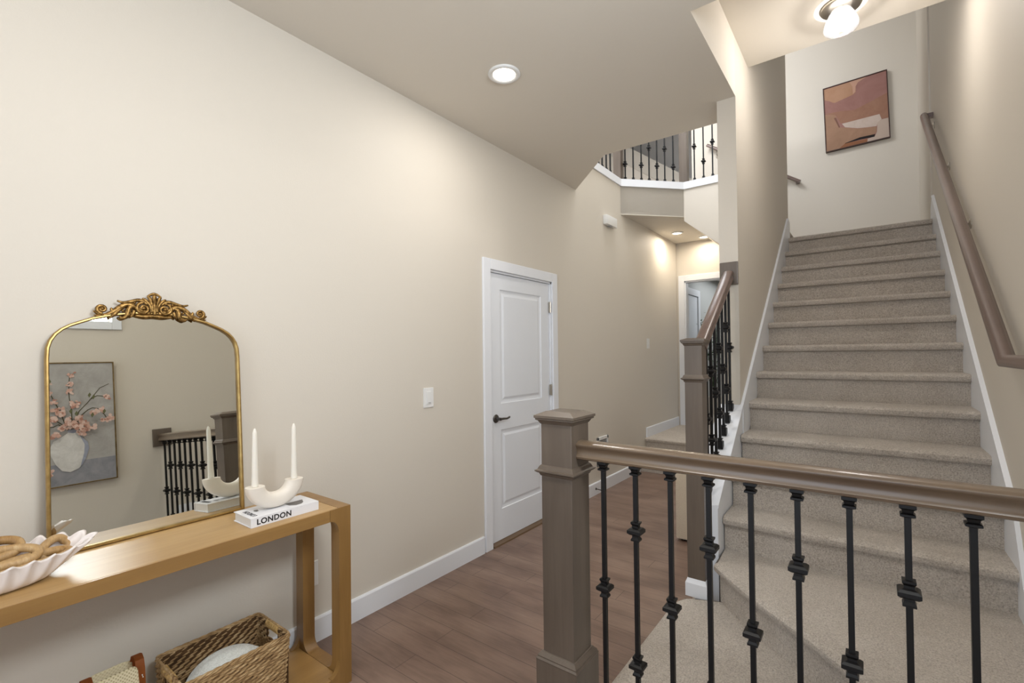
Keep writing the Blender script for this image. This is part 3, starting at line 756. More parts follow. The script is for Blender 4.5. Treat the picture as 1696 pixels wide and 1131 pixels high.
# abstract print on the landing wall
px0, pz0, pw, ph = -.376, 3.662, .578, .735
tilt = math.radians(1.4)
def Pa(u, v, d):
    cx, cz = px0 + pw / 2, pz0 + ph / 2
    a, b = (u - .5) * pw, (v - .5) * ph
    return (cx + a * math.cos(tilt) - b * math.sin(tilt), YF - .002 - d, cz + a * math.sin(tilt) + b * math.cos(tilt))
am = [flat('art_mauve', '#8e665d', .6, '#9b736c', 5), flat('art_orange', '#a47c60', .6, '#b08a70', 6), flat('art_peach', '#b8917c', .6), flat('art_brown', '#8d6653', .6, '#99735f', 8),
      flat('art_white', '#c3b3a9', .6, '#b7a598', 8), flat('art_tan', '#93735d', .6, '#a5826b', 7), flat('art_cream', '#b7a598', .6), flat('art_black', '#1f1719', .6), flat('art_rust', '#8a5c40', .6), flat('art_umber', '#775549', .6)]
AP = [(1, [(0.0, 0.981), (0.697, 0.984), (0.554, 0.951), (0.523, 0.903), (0.519, 0.806), (0.475, 0.776), (0.189, 0.731), (0.153, 0.742), (0.105, 0.778), (0.0, 0.82)]),
      (2, [(0.426, 0.985), (0.697, 0.984), (0.56, 0.941), (0.522, 0.889), (0.512, 0.808), (0.475, 0.783), (0.473, 0.904)]),
      (3, [(0.0, 0.604), (0.3, .575), (0.481, 0.54), (.75, .60), (1.0, 0.66), (1.0, 0.288), (0.26, 0.394), (0.195, 0.528)]),
      (4, [(0.281, 0.381), (0.857, 0.378), (0.885, 0.295), (0.824, 0.262), (0.807, 0.211), (0.666, 0.229), (0.525, 0.251), (0.328, 0.316)]),
      (5, [(0.0, 0.589), (0.174, 0.545), (0.194, 0.513), (0.251, 0.332), (0.328, 0.312), (0.524, 0.247), (0.807, 0.204), (0.796, 0.117), (0.746, 0.101), (0.547, 0.107), (0.375, 0.071), (0.217, 0.0), (0.0, 0.0)]),
      (6, [(1.0, 0.29), (0.884, 0.291), (0.821, 0.263), (0.807, 0.128), (0.773, 0.067), (0.666, 0.058), (0.657, 0.0), (1.0, 0.0)]),
      (8, [(0.217, 0.0), (0.318, 0.071), (0.658, 0.058), (0.657, 0.0)]),
      (7, [(0.311, 0.073), (0.547, 0.107), (0.781, 0.099), (0.765, 0.062), (0.546, 0.072), (0.318, 0.067)]),
      (9, [(0.158, 0.502), (0.193, 0.499), (0.251, 0.332), (0.229, 0.333)])]
WALNUT, nt_, b_ = newmat('walnut_frame', '#3a2119', .4)
picture('abstract_picture', 'abstract rust and cream picture in a thin dark frame on the landing wall', (pw, ph), Pa, AP, am, WALNUT, .035, .008)
# still life on the right wall (seen in the mirror)
qy0, qy1, qz0, qz1 = .50, 1.10, .812, 1.716
def Pb(u, v, d): return (XR - .002 - d, qy0 + u * (qy1 - qy0), qz0 + v * (qz1 - qz0))
uvq = lambda y, z: ((y - qy0) / (qy1 - qy0), (z - qz0) / (qz1 - qz0))
sm = [flat('still_bg', '#9f9c98', .6, '#b7b5b2', 7), flat('still_table', '#82848c', .6, '#a09fa4', 9), flat('still_wall_lit', '#b5b8c2', .6, '#a4a7b2', 8), flat('still_vase', '#c6c4c0', .6, '#e0dedb', 16), flat('still_vase_shade', '#8d93a3', .6, '#a9adba', 16),
      flat('still_stem', '#56503c', .6), flat('still_pink', '#c79c8c', .6, '#d6b3a4', 60), flat('still_coral', '#ad7d6d', .6, '#bb8d7c', 60), flat('still_pale', '#e0cbc0', .6, '#d9b3a4', 60), flat('still_leaf', '#6b6c4d', .6)]
SP = []
def add(mi, yz): SP.append((mi, [uvq(*p) for p in yz]))
add(1, [(qy0, 0.972), (0.752, 0.974), (0.905, 0.984), (qy1, 0.985), (qy1, qz0), (qy0, qz0)])
def strip(mi, pts, w):
    L, Rr = [], []
    for i, p in enumerate(pts):
        a = pts[max(i - 1, 0)]; b = pts[min(i + 1, len(pts) - 1)]; dx, dy = b[0] - a[0], b[1] - a[1]; l = math.hypot(dx, dy) or 1
        ww = w * (1 - .5 * i / len(pts)); L.append((p[0] - dy / l * ww, p[1] + dx / l * ww)); Rr.append((p[0] + dy / l * ww, p[1] - dx / l * ww))
    for i in range(len(pts) - 1): add(mi, [L[i], L[i + 1], Rr[i + 1], Rr[i]])
for br in ([(0.845, 1.22), (0.846, 1.361), (0.835, 1.452), (0.833, 1.507), (0.842, 1.635)], [(0.848, 1.22), (0.887, 1.347), (0.937, 1.407), (0.974, 1.46), (1.011, 1.514), (1.067, 1.544)],
           [(0.95, 1.43), (0.995, 1.456), (1.053, 1.444)], [(0.85, 1.22), (0.893, 1.31), (0.936, 1.352), (0.964, 1.366), (1.0, 1.355), (1.035, 1.304), (1.048, 1.275)],
           [(0.84, 1.22), (0.807, 1.266), (0.767, 1.395), (0.736, 1.478), (0.718, 1.55), (0.699, 1.565), (.66, 1.59)], [(.84, 1.2), (0.771, 1.261), (0.745, 1.247), (.66, 1.24), (.60, 1.2)], [(.83, 1.22), (.74, 1.31), (.66, 1.36), (.58, 1.45)]):
    strip(5, br, .0035)
VP_ = [(0.819, 1.193), (0.822, 1.215), (0.871, 1.217), (0.872, 1.195), (0.883, 1.175), (0.93, 1.114), (0.937, 1.067), (0.916, 0.989), (0.877, 0.929), (0.829, 0.909), (0.784, 0.925), (0.752, 0.974), (0.725, 1.049), (0.721, 1.093), (0.743, 1.142), (0.795, 1.174)]
add(3, VP_); add(4, [(0.883, 1.175), (0.93, 1.114), (0.937, 1.067), (0.916, 0.989), (0.884, 0.936), (0.907, 1.036), (0.912, 1.098)]); add(4, [(0.819, 1.198), (0.822, 1.215), (0.871, 1.217), (0.872, 1.195), (.85, 1.188)])
rb = random.Random(3)
def blot(mi, y, z, r):
    add(mi, [(y + r * rb.uniform(.65, 1.1) * math.cos(k * PI / 5), z + r * rb.uniform(.65, 1.1) * math.sin(k * PI / 5)) for k in range(10)])
for (y, z) in ((0.852, 1.625), (0.834, 1.557), (0.836, 1.498), (0.854, 1.41), (0.867, 1.395), (0.78, 1.367), (0.753, 1.352), (0.792, 1.339), (0.821, 1.291), (0.743, 1.3), (0.742, 1.433), (0.844, 1.248), (0.885, 1.293), (0.898, 1.255), (0.914, 1.207), (0.89, 1.183), (0.919, 1.252), (0.954, 1.23), (0.783, 1.233), (0.81, 1.239), (0.753, 1.188), (0.71, 1.264), (1.026, 1.268), (1.06, 1.283), (1.042, 1.441), (0.96, 1.335), (0.72, 1.484), (0.715, 1.564), (0.713, 0.921), (0.857, 1.251), (0.827, 1.263), (0.877, 1.23), (1.007, 1.345), (.64, 1.36), (.60, 1.42), (.62, 1.21), (.67, 1.25)):
    r = .029 if z < 1.40 else .021
    for j in range(11): blot(rb.choice((6, 6, 7, 8, 8)), y + rb.uniform(-.02, .02), z + rb.uniform(-.018, .018), r * rb.uniform(.25, .55))
for (y, z) in ((.937, 1.44), (.96, 1.425), (.86, 1.31), (.83, 1.33), (.95, 1.29), (1.02, 1.31), (.72, 1.55)):
    add(9, [(y, z), (y + .012, z + .022), (y + .004, z + .04), (y - .008, z + .02)])
picture('still_life_painting', 'blossom branches in a pale vase painting on the right wall, seen in the mirror', (qy1 - qy0, qz1 - qz0), Pb, SP, sm, m_gold('picture_gilt', '#6d5a3c', '#8f7b58', .5, 20), .035, .008)

# ------------------------------------------------------------------ console table
TX0, TX1, TY0, TY1, TZT = -2.155, -1.807, -.36, 1.222, .757
ct = thing('console_table', 'honey oak console table with rounded open ends against the left wall', 'console table', (-1.98, .43, 0))
bm = bmesh.new()
box(bm, TX0 + .002, TX1 - .006, TY0 + .057, TY1 - .057, TZT - .022, TZT, bev=.002)
obj('tabletop', bm, OAKTOP_LIT, ct)
bm = bmesh.new()
box(bm, TX1 - .024, TX1 - .001, TY0 + .095, TY1 - .096, TZT - .050, TZT - .001, bev=.0015); box(bm, TX0, TX0 + .022, TY0 + .095, TY1 - .096, TZT - .050, TZT - .001, bev=.0015)
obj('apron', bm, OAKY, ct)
def rounded_frame(bm, y0, y1):
    """open end frame in the x-z plane, rounded inside"""
    x0, x1, z0, z1 = TX0, TX1, .0, TZT; wl, wt, wb, r = .058, .046, .052, .05
    outer = []; inner = []
    ix0, ix1, iz0, iz1 = x0 + wl, x1 - wl, z0 + wb, z1 - wt
    for cx, cz, a0, ox, oz in ((ix1 - r, iz1 - r, 0, x1, z1), (ix0 + r, iz1 - r, 90, x0, z1), (ix0 + r, iz0 + r, 180, x0, z0), (ix1 - r, iz0 + r, 270, x1, z0)):
        for k in range(7):
            a = math.radians(a0 + k * 15); inner.append((cx + r * math.cos(a), cz + r * math.sin(a)))
            if k < 3: outer.append((ox, cz + r * math.sin(a)) if a0 in (0, 180) else (cx + r * math.cos(a), oz))
            elif k == 3: outer.append((ox, oz))
            else: outer.append((cx + r * math.cos(a), oz) if a0 in (0, 180) else (ox, cz + r * math.sin(a)))
    n = len(inner); V = {}
    for tag_, L in (('o', outer), ('i', inner)):
        for j, y in enumerate((y0, y1)): V[tag_, j] = [bm.verts.new((p[0], y, p[1])) for p in L]
    for i in range(n):
        k = (i + 1) % n
        bm.faces.new((V['o', 0][i], V['o', 0][k], V['i', 0][k], V['i', 0][i])); bm.faces.new((V['o', 1][i], V['i', 1][i], V['i', 1][k], V['o', 1][k]))
        bm.faces.new((V['i', 0][i], V['i', 0][k], V['i', 1][k], V['i', 1][i])); bm.faces.new((V['o', 0][i], V['o', 1][i], V['o', 1][k], V['o', 0][k]))
for y0, y1, s in ((TY1 - .056, TY1, -1), (TY0, TY0 + .056, 1)):
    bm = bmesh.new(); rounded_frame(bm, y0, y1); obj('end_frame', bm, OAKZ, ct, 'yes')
    ye = y0 if s < 0 else y1
    for xa, xb in ((TX1 - .024, TX1 - .0005), (TX0 + .0005, TX0 + .024)):
        for z, sg in ((TZT - .001, -1), (.002, 1)):
            # corner block with a quarter-round inside, joining leg to apron / shelf rail
            e = .048 if sg < 0 else .052
            pts = [(ye, z), (ye + s * .039, z), (ye + s * .039, z + sg * (e))]
            for k in range(1, 8):
                a = k / 7 * PI / 2; pts.append((ye + s * .039 * (1 - math.sin(a)), z + sg * (e + .055 * (1 - math.cos(a)))))
            pts.append((ye, z + sg * (e + .055)))
            bm = bmesh.new(); prism(bm, pts, 'x', xa, xb); obj('corner_block', bm, OAKZ, ct, 'yes')
bm = bmesh.new(); box(bm, TX0 + .004, TX1 - .006, TY0 + .057, TY1 - .057, .030, .052, bev=.002)
obj('shelf', bm, OAKY, ct)
bm = bmesh.new(); box(bm, TX1 - .024, TX1 - .001, TY0 + .095, TY1 - .096, .004, .053, bev=.0015); box(bm, TX0, TX0 + .022, TY0 + .095, TY1 - .096, .004, .053, bev=.0015); obj('shelf_rail', bm, OAKY, ct)

# ------------------------------------------------------------------ arched mirror
lean = math.radians(3.75); MX, MY, MZ = -2.132, .622, TZT
mr = thing('arched_mirror', 'arched gold framed mirror with an ornate scrolled crest leaning on the wall', 'mirror', (MX, MY, MZ))
def MP(a, h, d=0):
    """mirror plane: a along y from the centre, h up the mirror, d out towards the room"""
    n = Vector((math.cos(lean), 0, math.sin(lean))); u = Vector((-math.sin(lean), 0, math.cos(lean)))
    return Vector((MX, MY, MZ)) + Vector((0, a, 0)) + u * h + n * d
half = [(.301, .0), (.301, .30), (.301, .60), (.301, .645), (.299, .682), (.292, .708), (.279, .731), (.262, .749), (.24, .764), (.21, .778), (.178, .792), (.12, .808), (.06, .817), (0, .820)]
outl = half + [(-a, h) for a, h in half[::-1][1:]]
def offs(pts, o):
    out = []
    n = len(pts)
    for i, p in enumerate(pts):
        a = pts[(i - 1) % n]; b = pts[(i + 1) % n]
        d1 = Vector((p[0] - a[0], p[1] - a[1])).normalized(); d2 = Vector((b[0] - p[0], b[1] - p[1])).normalized()
        n1 = Vector((-d1.y, d1.x)); n2 = Vector((-d2.y, d2.x)); m_ = (n1 + n2).normalized(); k = o / max(.3, m_.dot(n1))
        out.append((p[0] + m_.x * k, p[1] + m_.y * k))
    return out
bm = bmesh.new()
prof = [(0, -.006), (0, .014), (.003, .018), (.007, .018), (.010, .014), (.010, .0), (.010, -.006)]
rings = [[bm.verts.new(MP(a, h, d)) for a, h in offs(outl, o)] for o, d in prof]
n_ = len(outl)
for A, Bv in zip(rings, rings[1:] + rings[:1]):
    for i in range(n_): bm.faces.new((A[i], A[(i + 1) % n_], Bv[(i + 1) % n_], Bv[i]))
obj('frame', bm, GOLD, mr, 'yes')
bm = bmesh.new(); inn = offs(outl, .008)
f1 = bm.faces.new([bm.verts.new(MP(a, h, .002)) for a, h in inn]); f2 = bm.faces.new([bm.verts.new(MP(a, h, -.004)) for a, h in inn][::-1])
obj('glass', bm, MIRROR, mr)
# crest: scrolls, acanthus leaves and a central shell
bm = bmesh.new()
def cr(pts, rad, d=.014, fz=.7):
    """smooth flattened tube through 2-D crest points"""
    P3 = []; R3 = []
    m = len(pts); rad = rad if isinstance(rad, (list, tuple)) else [rad] * m
    for i in range(m - 1):
        p0, p1, p2, p3 = pts[max(i - 1, 0)], pts[i], pts[i + 1], pts[min(i + 2, m - 1)]
        for k in range(4):
            t = k / 4
            q = [.5 * (2 * p1[j] + (p2[j] - p0[j]) * t + (2 * p0[j] - 5 * p1[j] + 4 * p2[j] - p3[j]) * t * t + (-p0[j] + 3 * p1[j] - 3 * p2[j] + p3[j]) * t ** 3) for j in (0, 1)]
            P3.append(MP(q[0], q[1], d)); R3.append(rad[i] * (1 - t) + rad[i + 1] * t)
    P3.append(MP(pts[-1][0], pts[-1][1], d)); R3.append(rad[-1])
    tube(bm, P3, R3, 8, flatn=(1, 0, .06), fz=fz)
def spiral(cx, cy, r0, r1, a0, turns, rad, d=.016):
    n = int(abs(turns) * 14)
    cr([(cx + (r0 + (r1 - r0) * i / n) * math.cos(a0 + turns * 2 * PI * i / n), cy + (r0 + (r1 - r0) * i / n) * math.sin(a0 + turns * 2 * PI * i / n)) for i in range(n + 1)], [rad[0] + (rad[1] - rad[0]) * i / n for i in range(n + 1)], d)
for s in (-1, 1):
    m_ = lambda L: [(s * a, h) for a, h in L]
    # main stem along the arch from the shell to the end curl
    cr(m_([(.012, .812), (.04, .822), (.075, .842), (.10, .832), (.128, .808), (.152, .798), (.176, .797)]), [.008, .010, .011, .010, .008, .006, .002])
    cr(m_([(.02, .845), (.045, .860), (.075, .852), (.095, .848), (.112, .853)]), [.006, .007, .006, .005, .003], .018)
    # big volute
    spiral(s * .034, .829, .023, .003, PI / 2 if s > 0 else PI / 2, -s * 1.6 if s > 0 else 1.6, (.0065, .004), .019)
    lathe_c = MP(s * .034, .829, .020)
    bmesh.ops.create_icosphere(bm, subdivisions=2, radius=.0075, matrix=Matrix.Translation(lathe_c))
    # lower leaf hook
    cr(m_([(.055, .838), (.074, .832), (.080, .815), (.084, .800), (.098, .790), (.106, .797)]), [.005, .009, .010, .009, .006, .003], .016)
    cr(m_([(.062, .822), (.066, .806), (.072, .796)]), [.006, .007, .003], .018)
    # lance leaf hanging below the stem
    cr(m_([(.100, .826), (.118, .806), (.134, .789)]), [.003, .008, .003], .017)
    cr(m_([(.122, .806), (.128, .820), (.126, .826)]), [.004, .005, .003], .016)
    # end curl (rosebud) and tip
    spiral(s * .154, .820, .016, .003, -PI / 2, s * 1.4, (.0065, .004), .017)
    bmesh.ops.create_icosphere(bm, subdivisions=2, radius=.006, matrix=Matrix.Translation(MP(s * .154, .821, .018)))
    cr(m_([(.150, .800), (.166, .804), (.178, .813)]), [.005, .006, .002], .016)
    # palm leaves beside the shell
    cr(m_([(.008, .815), (.012, .838), (.026, .860), (.038, .868)]), [.006, .006, .006, .003], .019)
    cr(m_([(.006, .815), (.008, .845), (.015, .868), (.021, .876)]), [.005, .005, .007, .004], .021)
    for a, h, r in ((.06, .850, .006), (.085, .842, .006), (.045, .812, .007), (.020, .812, .007), (.095, .818, .006), (.11, .812, .005)):
        bmesh.ops.create_icosphere(bm, subdivisions=1, radius=r, matrix=Matrix.Translation(MP(s * a, h, .014)))
cr([(0, .806), (0, .84), (0, .872), (0, .882)], [.006, .005, .008, .005], .022)
cr([(-.022, .876), (-.010, .884), (0, .887), (.010, .884), (.022, .876)], [.003, .005, .006, .005, .003], .020)
cr([(-.06, .803), (-.03, .800), (0, .803), (.03, .800), (.06, .803)], [.004, .008, .009, .008, .004], .012)
obj('crest', bm, GOLDA, mr, 'all')

# ------------------------------------------------------------------ book, holder, candles
def text_mesh(s, size, ext=.0004, bold=.012):
    c = bpy.data.curves.new('lettering', 'FONT'); c.body = s; c.size = size; c.extrude = ext; c.offset = bold * size; c.space_character = 1.08
    o = bpy.data.objects.new('lettering', c); COL.objects.link(o)
    me = bpy.data.meshes.new_from_object(o); bpy.data.objects.remove(o); bpy.data.curves.remove(c)
    bm = bmesh.new(); bm.from_mesh(me); bpy.data.meshes.remove(me); return bm
BZ = TZT + .0005
bk = thing('book', 'white hardcover book lettered LONDON lying under the candle holder', 'book', (-1.94, .97, BZ))
bx0, bx1, by0, by1, bh = -2.005, -1.860, .832, 1.105, .036
bm = bmesh.new()
box(bm, bx0, bx1, by0, by1, BZ, BZ + .003, bev=.0006); box(bm, bx0, bx1, by0, by1, BZ + bh - .003, BZ + bh, bev=.0006)
box(bm, bx1 - .003, bx1, by0, by1, BZ + .003, BZ + bh - .003)
obj('cover', bm, COVER, bk)
obj('page_block', B(bx0 + .005, bx1 - .003, by0 + .004, by1 - .004, BZ + .003, BZ + bh - .003), PAGES, bk)
tm = text_mesh('LONDON', .0290, bold=.028)
xs_ = [v.co.x for v in tm.verts]; k = .133 / (max(xs_) - min(xs_)); x_0 = min(xs_)
for v in tm.verts: v.co = Vector((bx1 + .0003 + v.co.z, by0 + .022 + (v.co.x - x_0) * k, BZ + .0085 + v.co.y))
obj('title', tm, INK, bk)
tm = text_mesh('LONDON', .026)
for v in tm.verts: v.co = Vector((bx1 - .022 - (v.co.x - x_0) * .72, by0 + .034 - v.co.y, BZ + bh + .0003 + v.co.z))
obj('title', tm, INK, bk)
bm = bmesh.new()
for pts in ([(-1.935, 1.075), (-1.90, 1.060), (-1.885, 1.045), (-1.882, 1.02), (-1.90, 1.0), (-1.935, 1.0)], [(-1.955, .90), (-1.935, .895), (-1.93, .885), (-1.945, .880), (-1.958, .886)]): prism(bm, pts, 'z', BZ + bh, BZ + bh + .0004)
obj('cover_print', bm, INKG, bk)
ch = thing('candle_holder', 'cream ceramic U-shaped candle holder standing on the white book', 'candle holder', (-1.93, .955, BZ + bh + .0005))
z0 = BZ + bh + .0008; yc, xc = .959, -1.932
bm = bmesh.new()
arc = []
Ro, Ri, zc = .113, .045, z0 + .097
# U body: sweep an ellipse whose width changes along the half ring
rings = []
nseg = 28
for i in range(nseg + 1):
    a = PI + PI * i / nseg
    cy_o, cz_o = yc + Ro * math.cos(a), zc + Ro * math.sin(a) * .86
    cy_i, cz_i = yc + Ri * math.cos(a), zc + Ri * math.sin(a) * .80
    mid = Vector((xc, (cy_o + cy_i) / 2, (cz_o + cz_i) / 2)); rad_v = Vector((0, (cy_o - cy_i) / 2, (cz_o - cz_i) / 2)); wx = .032
    ring = []
    for k in range(20):
        b = 2 * PI * k / 20; ca, sa = math.cos(b), math.sin(b)
        ca = math.copysign(abs(ca) ** .8, ca); sa = math.copysign(abs(sa) ** .8, sa)
        p = mid + rad_v * ca + Vector((wx * sa, 0, 0)); p.z = max(p.z, z0); ring.append(bm.verts.new(p))
    rings.append(ring)
for A, Bv in zip(rings, rings[1:]):
    for k in range(20): bm.faces.new((A[k], A[(k + 1) % 20], Bv[(k + 1) % 20], Bv[k]))
bm.faces.new(rings[0][::-1]); bm.faces.new(rings[-1])
obj('body', bm, CERAM, ch, 'yes')
for y, lab in ((yc - .079, 'white taper candle on the left arm, nearer the mirror frame'), (yc + .079, 'white taper candle on the right arm, nearer the table end')):
    t = thing('taper_candle', lab, 'candle', (xc, y, zc), 'taper candles')
    bm = bmesh.new(); lathe(bm, [(.0125, zc + .0005), (.0125, zc + .004), (.0115, zc + .05), (.0100, zc + .13), (.0085, zc + .205), (.0078, zc + .214), (.004, zc + .226), (.0015, zc + .229)], 20, (xc, y, 0)); obj('wax', bm, WAX, t, 'all')
    bm = bmesh.new(); tube(bm, [(xc, y, zc + .226), (xc + .0005, y, zc + .236)], .001, 6); obj('wick', bm, WICK, t)

# ------------------------------------------------------------------ ruffled bowl with the wooden chain
bw = thing('ruffled_bowl', 'white ruffled shell-shaped bowl on the console table left of the mirror', 'bowl', (-1.985, .165, TZT))
bm = bmesh.new()
bcx, bcy, A_, B_, NT = -1.980, .150, .240, .104, 384
PROF = [(.10, .0), (.45, .0), (.66, .0), (.76, .002), (.84, .008), (.90, .018), (.94, .030), (.965, .042), (.985, .053), (1.0, .061), (1.015, .067), (1.035, .071)]
cum = [0]
for i in range(NT):
    t0, t1 = 2 * PI * i / NT, 2 * PI * (i + 1) / NT
    cum.append(cum[-1] + math.hypot(A_ * (math.cos(t1) - math.cos(t0)), B_ * (math.sin(t1) - math.sin(t0))))
def bowl_pt(i, rho, z, inset):
    th = 2 * PI * i / NT; c, s_ = math.cos(th), math.sin(th)
    ph = 2 * PI * 25 * cum[i] / cum[-1] + .35 * math.sin(5 * th)
    w_ = min(1, z / .060) ** 1.2
    f = max(0, c) ** 4; g = max(0, -c) ** 4
    rr = rho * (1 - .30 * (f + g) * (1 - w_)) * (1 + .03 * (f + g) * w_)
    nrm = Vector((s_ / B_, c / A_)).normalized()
    wav = math.cos(ph)
    d = .0105 * wav * w_ - inset
    x = bcx + B_ * rr * s_ + nrm.x * d; y = bcy + A_ * rr * c + nrm.y * d
    back = .020 * max(0, -s_)
    return Vector((x, y, TZT + .001 + z + w_ * (back + .012 * f + .0060 * math.cos(ph + .4)) + (inset if z < .03 else inset * .15)))
outer = [[bm.verts.new(bowl_pt(i, r_, z_, 0)) for i in range(NT)] for r_, z_ in PROF]
inner_ = [[bm.verts.new(bowl_pt(i, r_, z_, .0090)) for i in range(NT)] for r_, z_ in PROF]
def loft(A, Bv): 
    n = len(A)
    for i in range(n): bm.faces.new((A[i], A[(i + 1) % n], Bv[(i + 1) % n], Bv[i]))
for a, b in zip(outer, outer[1:]): loft(a, b)
for a, b in zip(inner_, inner_[1:]): loft(a, b)
loft(outer[-1], inner_[-1]); bm.faces.new(outer[0]); bm.faces.new(inner_[0][::-1])
bo = obj('shell', bm, BOWLM, bw, 'all')
wc = thing('wooden_chain', 'carved light wood link chain heaped inside the white ruffled bowl', 'decorative chain', (-1.985, .15, TZT + .03))
def link(c, L, Wd, r, rot, tiltx=0, tilty=0):
    bm = bmesh.new(); pts = []
    for i in range(36):
        a = 2 * PI * i / 36; ca, sa = math.cos(a), math.sin(a)
        p = Vector((Wd * math.copysign(abs(sa) ** .8, sa), L * math.copysign(abs(ca) ** .8, ca), 0))
        pts.append(p)
    Rm = Matrix.Translation(Vector(c)) @ Matrix.Rotation(rot, 4, 'Z') @ Matrix.Rotation(tiltx, 4, 'X') @ Matrix.Rotation(tilty, 4, 'Y')
    pts = [Rm @ p for p in pts]
    tube(bm, pts, r, 12, closed=True, flatn=(Rm.to_3x3() @ Vector((0, 0, 1)))); obj('link', bm, CHAIN, wc, 'all')
link((-1.965, .252, TZT + .054), .092, .025, .0125, -.05, .06, .30)
link((-1.985, .185, TZT + .080), .095, .034, .0125, -.14, -.06, .45)
link((-2.018, .150, TZT + .094), .098, .036, .0125, .08, .02, .60)
link((-2.005, .318, TZT + .062), .038, .026, .0120, .7, .35, 1.1)
link((-1.980, .080, TZT + .060), .090, .032, .0125, .20, .05, .2)
link((-1.990, .000, TZT + .074), .070, .032, .0125, -.4, .0, .5)
link((-1.985, .160, TZT + .036), .100, .034, .0120, .1, 0, 0)

# ------------------------------------------------------------------ seagrass basket with the cushion
bs = thing('seagrass_basket', 'rectangular woven seagrass basket with cut-out handles on the lower table shelf', 'basket', (-2.0, .80, .054))
bx = (-2.130, -1.872, .612, .985); bz0, bz1 = .054, .290
CXb, CYb = (bx[0] + bx[1]) / 2, (bx[2] + bx[3]) / 2
def wall_path(z):
    k = (z - bz0) / (bz1 - bz0); s = .93 + .07 * k
    hx, hy = (bx[1] - bx[0]) / 2 * s, (bx[3] - bx[2]) / 2 * s; r = .016
    P = []
    for cx, cy, a0 in ((hx - r, hy - r, 0), (-hx + r, hy - r, 90), (-hx + r, -hy + r, 180), (hx - r, -hy + r, 270)):
        for q in range(4):
            a = math.radians(a0 + q * 30); P.append((CXb + cx + r * math.cos(a), CYb + cy + r * math.sin(a)))
    # resample evenly
    out = []; n = len(P)
    for i in range(n):
        a, b = P[i], P[(i + 1) % n]; L = math.hypot(b[0] - a[0], b[1] - a[1]); m = max(1, int(round(L / .007)))
        for k2 in range(m): out.append((a[0] + (b[0] - a[0]) * k2 / m, a[1] + (b[1] - a[1]) * k2 / m))
    return out
rows = 21; weave = bmesh.new()
ref = wall_path(bz1); nP = len(ref)
for rr in range(rows):
    z = bz0 + .006 + (bz1 - bz0 - .014) * rr / (rows - 1); P = wall_path(z)
    for strand in (0, 1):
        run = []
        def flush(run):
            if len(run) > 2: tube(weave, run, .0050, 6, closed=False)
        for i in range(len(P) + 1):
            p = P[i % len(P)]; nx_, ny_ = p[0] - CXb, p[1] - CYb
            on_x = abs(abs(ny_) / ((bx[3] - bx[2]) / 2)) > abs(nx_ / ((bx[1] - bx[0]) / 2))
            o = Vector((0, math.copysign(1, ny_), 0)) if on_x else Vector((math.copysign(1, nx_), 0, 0))
            ph = i * .55 + rr * 1.2 + strand * PI
            q = Vector((p[0], p[1], z + .0036 * math.sin(ph))) + o * (.0042 * math.cos(ph))
            gap = on_x and abs(nx_) < .042 and .225 < z < .262
            if gap: flush(run); run = []
            else: run.append(q)
        flush(run)
obj('woven_wall', weave, WICKER, bs, 'all')
core = bmesh.new()
for y in (bx[2], bx[3]):
    yy = y + (.004 if y == bx[2] else -.004) ; k = .965; hx = (bx[1] - bx[0]) / 2 * k
    a, b = (yy, yy + .003) if y == bx[2] else (yy - .003, yy)
    box(core, CXb - hx, CXb - .043, a, b, bz0, bz1 - .004); box(core, CXb + .043, CXb + hx, a, b, bz0, bz1 - .004)
    box(core, CXb - .043, CXb + .043, a, b, bz0, .222); box(core, CXb - .043, CXb + .043, a, b, .264, bz1 - .004)
for x, s in ((bx[0] + .005, 1), (bx[1] - .005, -1)): box(core, min(x, x + s * .003), max(x, x + s * .003), bx[2] + .008, bx[3] - .008, bz0, bz1 - .004)
box(core, bx[0] + .012, bx[1] - .012, bx[2] + .012, bx[3] - .012, bz0 - .001, bz0 + .006)
obj('lining', core, WICKERD, bs)
rim = bmesh.new(); P = wall_path(bz1)
for strand in (0, 1, 2):
    tube(rim, [(p[0] + .004 * math.cos(i * .5 + strand * 2.1), p[1] + .0, bz1 + .004 * math.sin(i * .5 + strand * 2.1)) for i, p in enumerate(P)], .0042, 6, closed=True)
obj('rim', rim, WICKER, bs, 'all')
RAFF = m_wicker('raffia', '#8a6a3c', '#b8965e', '#d8bb86', 70)
for y in (bx[2] + .003, bx[3] - .003):
    n = 90; hw = bmesh.new(); tube(hw, [(CXb - .05 + .10 * i / n, y + .009 * math.cos(i * .9), .278 + .015 * math.sin(i * .9)) for i in range(n + 1)], .003, 6)
    obj('handle_wrap', hw, RAFF, bs, 'all')
cu = bmesh.new(); bmesh.ops.create_uvsphere(cu, u_segments=48, v_segments=28, radius=1)
for v in cu.verts:
    x, y, z = v.co
    s = math.copysign(abs(z) ** .9, z); seam = .05 * math.exp(-((x * .9 + .12) / .10) ** 2) * (1 if z > 0 else 0)
    v.co = Vector((x * .095, y * .148, s * (.112 - seam * .16)))
    v.co.rotate(Matrix.Rotation(-.10, 3, 'X')); v.co += Vector((-1.985, .800, .168))
tag(obj('cushion', cu, CUSH, None, 'all'), 'pale grey-green rounded cushion tucked inside the seagrass basket', 'cushion')

